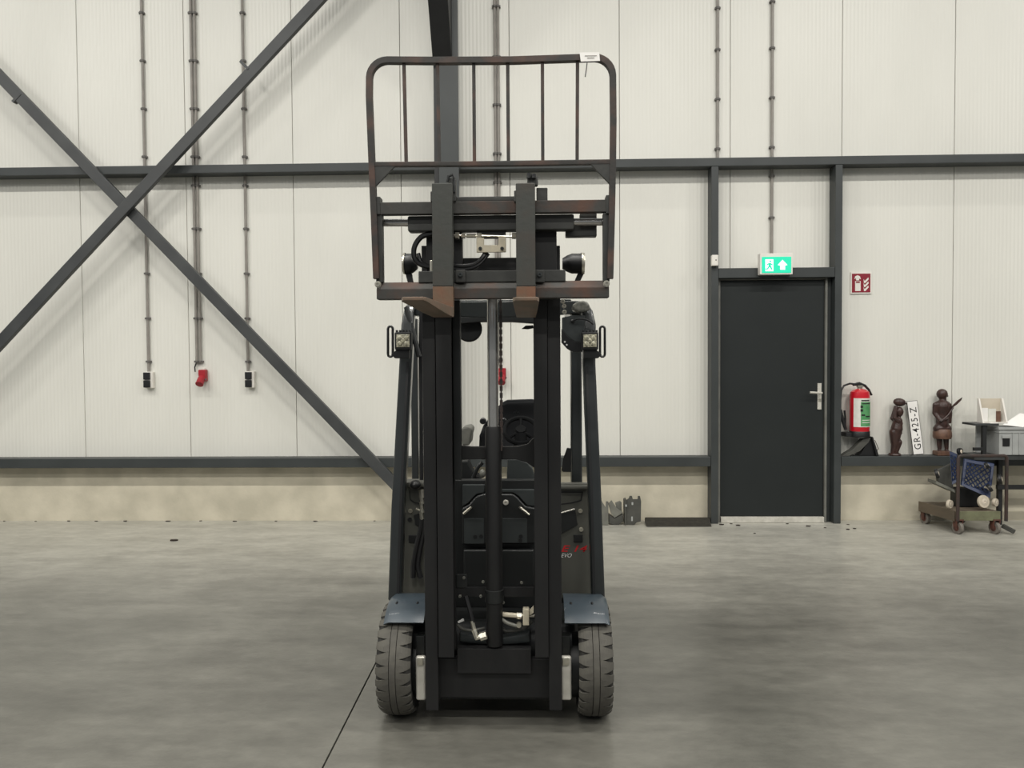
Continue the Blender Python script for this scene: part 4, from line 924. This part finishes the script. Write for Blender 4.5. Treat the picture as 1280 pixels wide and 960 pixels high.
# blue lattice dolly lying folded on the cart
dl = thing('lattice_dolly', cp(.45, .5, zt_), 'blue lattice plastic dolly with pale castor hubs lying on the platform cart', 'dolly')
def lattice(c0, c1, c2, c3, nx, ny, t, nm):       # corners in order, thickness vector t
    c0, c1, c2, c3 = (Vector(q) for q in (c0, c1, c2, c3)); t = Vector(t)
    def pt(a, b): return (c0*(1-a)+c1*a)*(1-b)+(c3*(1-a)+c2*a)*b
    fr = MB()
    for (a0, a1, b0, b1) in ((0, 1, 0, .10), (0, 1, .90, 1), (0, .08, .1, .9), (.92, 1, .1, .9)):
        fr.prism([pt(a0, b0), pt(a1, b0), pt(a1, b1), pt(a0, b1)], t)
    f = fr.build(nm, M_blue, dl, bev=.002)
    # diagonal ribs
    for sgn in (1, -1):
        for k in range(-ny+1, nx):
            pts = []
            for s in (0, 1):
                pass
            a0, b0 = k/nx, 0.0; a1, b1 = (k+ny)/nx, 1.0
            if sgn < 0: a0, a1 = a1, a0
            # clip to 0.08..0.92
            def clip(A, B, lo, hi):
                t0, t1 = 0, 1; da = B[0]-A[0]
                if abs(da) < 1e-9: return None
                ta, tb_ = sorted(((lo-A[0])/da, (hi-A[0])/da)); t0 = max(t0, ta); t1 = min(t1, tb_)
                if t1-t0 < .05: return None
                return (A[0]+da*t0, A[1]+(B[1]-A[1])*t0), (A[0]+da*t1, A[1]+(B[1]-A[1])*t1)
            cc = clip((a0, b0), (a1, b1), .05, .95)
            if cc:
                mb = MB(); mb.tube([pt(*cc[0])+t*.5, pt(*cc[1])+t*.5], .006, 4); mb.build('rib', M_blue, f)
    return f
LY = 6.62
lattice(P(1202, 607, LY), P(1238, 623, LY-.05), P(1243, 580, LY+.10), P(1206, 574, LY+.10), 6, 6, (.0, .02, .005), 'lattice_panel')
lattice(P(1190, 606, LY), P(1197, 602, LY-.02), P(1196, 568, LY+.10), P(1187, 564, LY+.10), 2, 5, (.012, .015, 0), 'lattice_side')
mb = MB(); mb.pprism([(1170, 601), (1193, 612), (1194, 616), (1170, 605)], LY-.02, LY+.12); mb.build('tray_edge', M_scrap, dl, bev=.002)
mb = MB(); mb.prism([P(1172, 588, LY+.1), P(1190, 580, LY+.1), P(1192, 612, LY+.1), P(1173, 602, LY+.1)], (0, .04, 0)); mb.build('under_tray', M_scrapd, dl, bev=.003)
mb = MB(); zdk = zt_+.002; q = P(1210, 620, LY+.08); mb.box(q.x-.09, q.x+.17, LY+.08, LY+.2, zdk, zdk+.16); mb.build('under_frame', M_black, dl, bev=.01)
def castor(px, py, Y, r, d, hubm=M_ivory):
    c = P(px, py, Y); d = Vector(d).normalized()
    mb = MB(); mb.lathe([(r*.5, -.012), (r*.95, -.012), (r, -.006), (r, .006), (r*.95, .012), (r*.5, .012)], c, d, 20); wq = mb.build('castor_wheel', M_black if hubm is M_ivory else hubm, dl)
    mb = MB(); mb.lathe([(r*.52, -.014), (r*.2, -.018), (r*.2, .018), (r*.52, .014)], c, d, 16); mb.build('hub', M_ivory, wq)
castor(1171, 592, LY, .042, (.9, -.5, .3)); castor(1199.8, 564.5, LY+.12, .032, (.6, -1, .2)); castor(1250, 599, LY-.02, .045, (.9, -.6, .2)); castor(1237, 610, LY-.06, .034, (1, -.3, .6)); castor(1233.5, 582, LY+.02, .028, (1, -.3, .5))
castor(1229, 627, LY-.06, .054, (.25, -1, .1), M_beige); castor(1244, 628, LY-.02, .034, (.6, -1, 0), M_beige); castor(1187, 630, LY-.04, .036, (.6, -1, 0), M_beige)
# ---- shelf stand at the right edge
QY = 6.72
st_ = thing('shelf_stand', (PX(1270, 560, QY), QY+.15, 0), 'dark metal shelf stand at the right edge carrying leaflets and a crate', 'shelf')
ztop = PZ(1235, 529.5, QY); zlow = PZ(1262, 568.5, QY); xl_ = PX(1218.5, 530, QY); xr_ = xl_+.95
mb = MB(); mb.box(xl_, PX(1249, 530, QY), QY, D-.16, ztop-.018, ztop); mb.build('top_shelf', M_shelf, st_, bev=.003)
mb = MB(); mb.box(xl_, xr_, QY, D-.16, zlow-.045, zlow); mb.build('lower_shelf', M_shelf, st_, bev=.003)
mb = MB(); mb.box(PX(1229.5, 540, QY), PX(1234.5, 540, QY), QY+.01, QY+.04, zlow+.001, ztop-.019); mb.build('upright', M_steel_d, st_, bev=.002)
mb = MB(); mb.box(PX(1235, 540, QY), PX(1247, 540, QY), D-.19, D-.17, zlow+.001, ztop-.019); mb.build('back_plate', M_crate, st_, bev=.002)
mb = MB(); mb.box(xl_, PX(1229, 560, QY), QY+.004, QY+.03, zlow+.035, zlow+.062); mb.build('side_bar', M_steel_d, st_, bev=.002)
for x in (PX(1265, 600, QY), xr_-.04):
    mb = MB(); mb.box(x-.018, x+.018, D-.20, D-.165, 0, zlow-.046); mb.build('leg', M_steel_d, st_, bev=.002)
mb = MB(); mb.box(PX(1258, 612, QY), xr_, D-.235, D-.205, PZ(1270, 615, QY), PZ(1270, 609.5, QY)); mb.build('stretcher', M_steel_d, st_, bev=.002)
# crate
cx_0 = PX(1249, 550, QY-.01); zc0, zc1 = zlow+.001, PZ(1262, 534, QY-.01); cx_1 = cx_0+.58
cr = thing('storage_crate', ((cx_0+cx_1)/2, QY+.1, zc0), 'grey stackable plastic crate filled with papers on the shelf stand', 'crate')
cd0, cd1 = QY-.01, QY+.19
for nm, bxx in (('front_wall', (cx_0, cx_1, cd0, cd0+.008)), ('back_wall', (cx_0, cx_1, cd1-.008, cd1)), ('end_wall', (cx_0, cx_0+.008, cd0+.008, cd1-.008)), ('end_wall', (cx_1-.008, cx_1, cd0+.008, cd1-.008))):
    mb = MB(); mb.box(*bxx, zc0+.006, zc1); mb.build(nm, M_crate, cr, bev=.001)
mb = MB(); mb.box(cx_0, cx_1, cd0, cd1, zc0, zc0+.006); mb.build('bottom', M_crate, cr)
for z0, z1, e in ((zc1-.022, zc1, .010), (zc1-.05, zc1-.04, .006)):
    mb = MB(); mb.box(cx_0-e, cx_1+e, cd0-e, cd0, z0, z1); mb.box(cx_0-e, cx_0, cd0, cd1+e, z0, z1); mb.build('rim', M_crate, cr, bev=.002)
for x in (1266, 1274):
    mb = MB(); q = PX(x, 550, cd0); mb.box(q-.004, q+.004, cd0-.007, cd0, zc0+.004, zc1-.05); mb.build('rib', M_crate, cr)
mb = MB(); mb.pbox(1253.5, 546, 1262.5, 558, cd0-.006, cd0-.0005); mb.build('handle_slot', M_black, cr, bev=.006)
mb = MB(); mb.pbox(1253, 544, 1263, 548, cd0-.012, cd0-.006); mb.build('handle_lip', M_crate, cr, bev=.003)
# papers in the crate
def sheet(pix, Y, t, lab, grp):
    mb = MB(); mb.prism([P(a, b, Y+dy) for a, b, dy in pix], t); return tag(mb.build('paper_sheet', M_paper, smooth=False), lab, 'paper', grp)
sheet([(1254, 531, 0), (1279, 534, -.02), (1300, 522, .1), (1275, 517, .14)], QY+.02, (0, .002, .004), 'white sheet of paper sloping on top of the grey crate', None)
mb = MB(); mb.box(PX(1238, 529, QY), PX(1248, 529, QY), QY+.004, QY+.026, ztop+.001, ztop+.006); tag(mb.build('paper_stack', M_paper, smooth=False), 'thin stack of white paper on the front edge of the top shelf', 'paper')
# leaflet holder
lh = thing('leaflet_holder', (PX(1237, 529, QY+.1), QY+.12, ztop), 'pale beige leaflet holder standing on the shelf stand', 'holder')
HYY = QY+.12
zz0 = ztop+.001; zz1 = PZ(1237, 498, HYY)
mb = MB(); mb.box(PX(1223, 510, HYY), PX(1252, 510, HYY), HYY, HYY+.008, zz0, zz1); mb.build('back_panel', M_beige, lh, bev=.002)
for x in (1222.5, 1251.5):
    q = PX(x, 510, HYY); mb = MB(); mb.prism([(q-.008, HYY-.09, zz0), (q-.008, HYY, zz0), (q-.008, HYY, zz1), (q-.008, HYY-.02, zz1)], (.014, 0, 0)); mb.build('side_wing', M_white, lh, bev=.001)
mb = MB(); mb.box(PX(1223, 510, HYY), PX(1252, 510, HYY), HYY-.09, HYY, zz0, zz0+.006); mb.build('tray', M_white, lh, bev=.001)
for k, (x0, x1, y, m, nm) in enumerate(((1226, 1235, 510, M_paper, 'white folded leaflet at the left of the leaflet holder'), (1235.5, 1245, 511, M_labelwhite, 'pale leaflet in the middle of the leaflet holder'), (1245.5, 1251, 514, M_wood_l, 'small brownish card at the right of the leaflet holder'))):
    Yk = HYY-.03-.006*k
    mb = MB(); mb.box(PX(x0, 520, Yk), PX(x1, 520, Yk), Yk, Yk+.008, zz0+.0075, PZ((x0+x1)/2, y, Yk)); tag(mb.build('leaflet', m, bev=.001), nm, 'leaflet', 'leaflets in the holder')

# ---- scrap brackets and ramp left of the door
WY = 6.86
def onfloor(pix, Yn, Yf, name, m, par, bev=.003):
    pts = [P(a, b, Yn) for a, b in pix]
    for q in pts: q.z = max(q.z, .002)
    mb = MB(); mb.prism(pts, (0, Yf-Yn, 0)); return mb.build(name, m, par, bev=bev)
o = onfloor([(745, 627), (752, 626), (757, 634), (757.5, 626.5), (760.5, 627), (760.5, 657), (745, 660)], WY, WY+.012, 'steel_plate_scrap', M_scrap, None); tag(o, 'grey notched steel plate standing beside the right front pillar of the forklift', 'scrap')
sb_ = thing('bracket_scrap', (PX(770, 657, WY), WY+.06, 0), 'tilted grey steel bracket leaning on a dark block by the plinth', 'scrap')
onfloor([(760.5, 630), (765, 626), (770, 634), (779, 641), (768, 647.5), (764, 642)], WY+.01, WY+.05, 'tilted_arm', M_scrap, sb_)
onfloor([(761, 643), (768, 648), (779, 642), (779.5, 652), (774, 656.5), (766, 656.5), (761, 654)], WY+.02, WY+.12, 'block', M_scrapd, sb_, .006)
onfloor([(769, 629), (775, 626.5), (777, 628), (777, 640), (771, 636)], WY+.06, WY+.09, 'clip', M_scrap, sb_, .002)
sc = thing('bracket_scrap', (PX(791, 657, WY), WY+.05, 0), 'grey drilled steel channel bracket standing upright against the plinth', 'scrap')
onfloor([(783, 625), (786, 623), (787, 620), (790, 620), (791, 624), (797, 624), (797.5, 620), (800, 620), (801.5, 627), (801, 652), (796, 653), (793, 656.5), (783, 656)], WY+.01, WY+.02, 'front_plate', M_scrapd, sc, .002)
onfloor([(780.5, 625.5), (783, 624), (783, 656), (781, 656)], WY-.005, WY+.09, 'side_plate', M_scrapd, sc, .002)
for (x, y, hh) in ((790.5, 629.5, .012), (782.5, 632, .010), (790, 648.5, .020)):
    c = P(x, y, WY-.006 if x < 784 else WY+.0095); mb = MB(); mb.box(c.x-.007, c.x+.007, c.y-.002, c.y, c.z-hh, c.z+hh); mb.build('slot', M_crate, sc)
# rubber ramp
q0_, q1_ = PX(808, 660, 6.80), PX(889.5, 660, 6.80); b0_, b1_ = PX(806, 646, 6.99), PX(886.5, 647, 6.99); zr_ = PZ(846, 646.5, 6.99)
rp = thing('rubber_ramp', ((q0_+q1_)/2, 6.9, 0), 'dark rubber ramp wedge lying on the floor left of the door', 'ramp')
mb = MB(); mb._add([(q0_, 6.80, .001), (q1_, 6.80, .001), (b1_, 6.99, .001), (b0_, 6.99, .001), (q0_, 6.80, .008), (q1_, 6.80, .008), (b1_, 6.99, zr_), (b0_, 6.99, zr_)], [(0,3,2,1), (4,5,6,7), (0,1,5,4), (1,2,6,5), (2,3,7,6), (3,0,4,7)]); mb.build('wedge', M_mat, rp, bev=.003)
for k in range(9):
    t = (k+.5)/9; Y = 6.80+.19*t; z = .009+(zr_-.008)*t
    mb = MB(); mb.tube([(q0_+(b0_-q0_)*t+.01, Y, z), (q1_+(b1_-q1_)*t-.01, Y, z)], .003, 4); mb.build('ridge', M_mat, rp)
# bits of debris on the floor
def chip(px, py, lab, grp, s=1.0):
    c = floor_hit(px, py); n = 5; mb = MB()
    pts = [(c.x+.02*s*math.cos(2*math.pi*k/n)*random.uniform(.6, 1.3), c.y+.012*s*math.sin(2*math.pi*k/n)*random.uniform(.6, 1.3), .0015) for k in range(n)]
    mb.prism(pts, (random.uniform(-.006, .006), 0, .005*s)); tag(mb.build('debris_chip', M_leaf, smooth=False), lab, 'debris', grp)
for x in (5, 45, 86, 121, 157, 210, 251, 293, 345, 394, 468): chip(x, 651.8+random.uniform(-.3, .3), 'small dark chip of debris along the foot of the plinth left of the forklift', 'debris along the plinth', random.uniform(.6, 1.1))
for x, y in ((902, 656), (914, 655), (923, 657), (944, 667), (984, 655), (1010, 658), (1032, 660), (1060, 656), (1060, 662), (1068, 661)): chip(x, y, 'small dark crumb of debris on the floor before the door', 'debris before the door', random.uniform(.6, 1.2))
chip(217, 676, 'single dark leaf lying on the open floor to the left', None, 1.9)
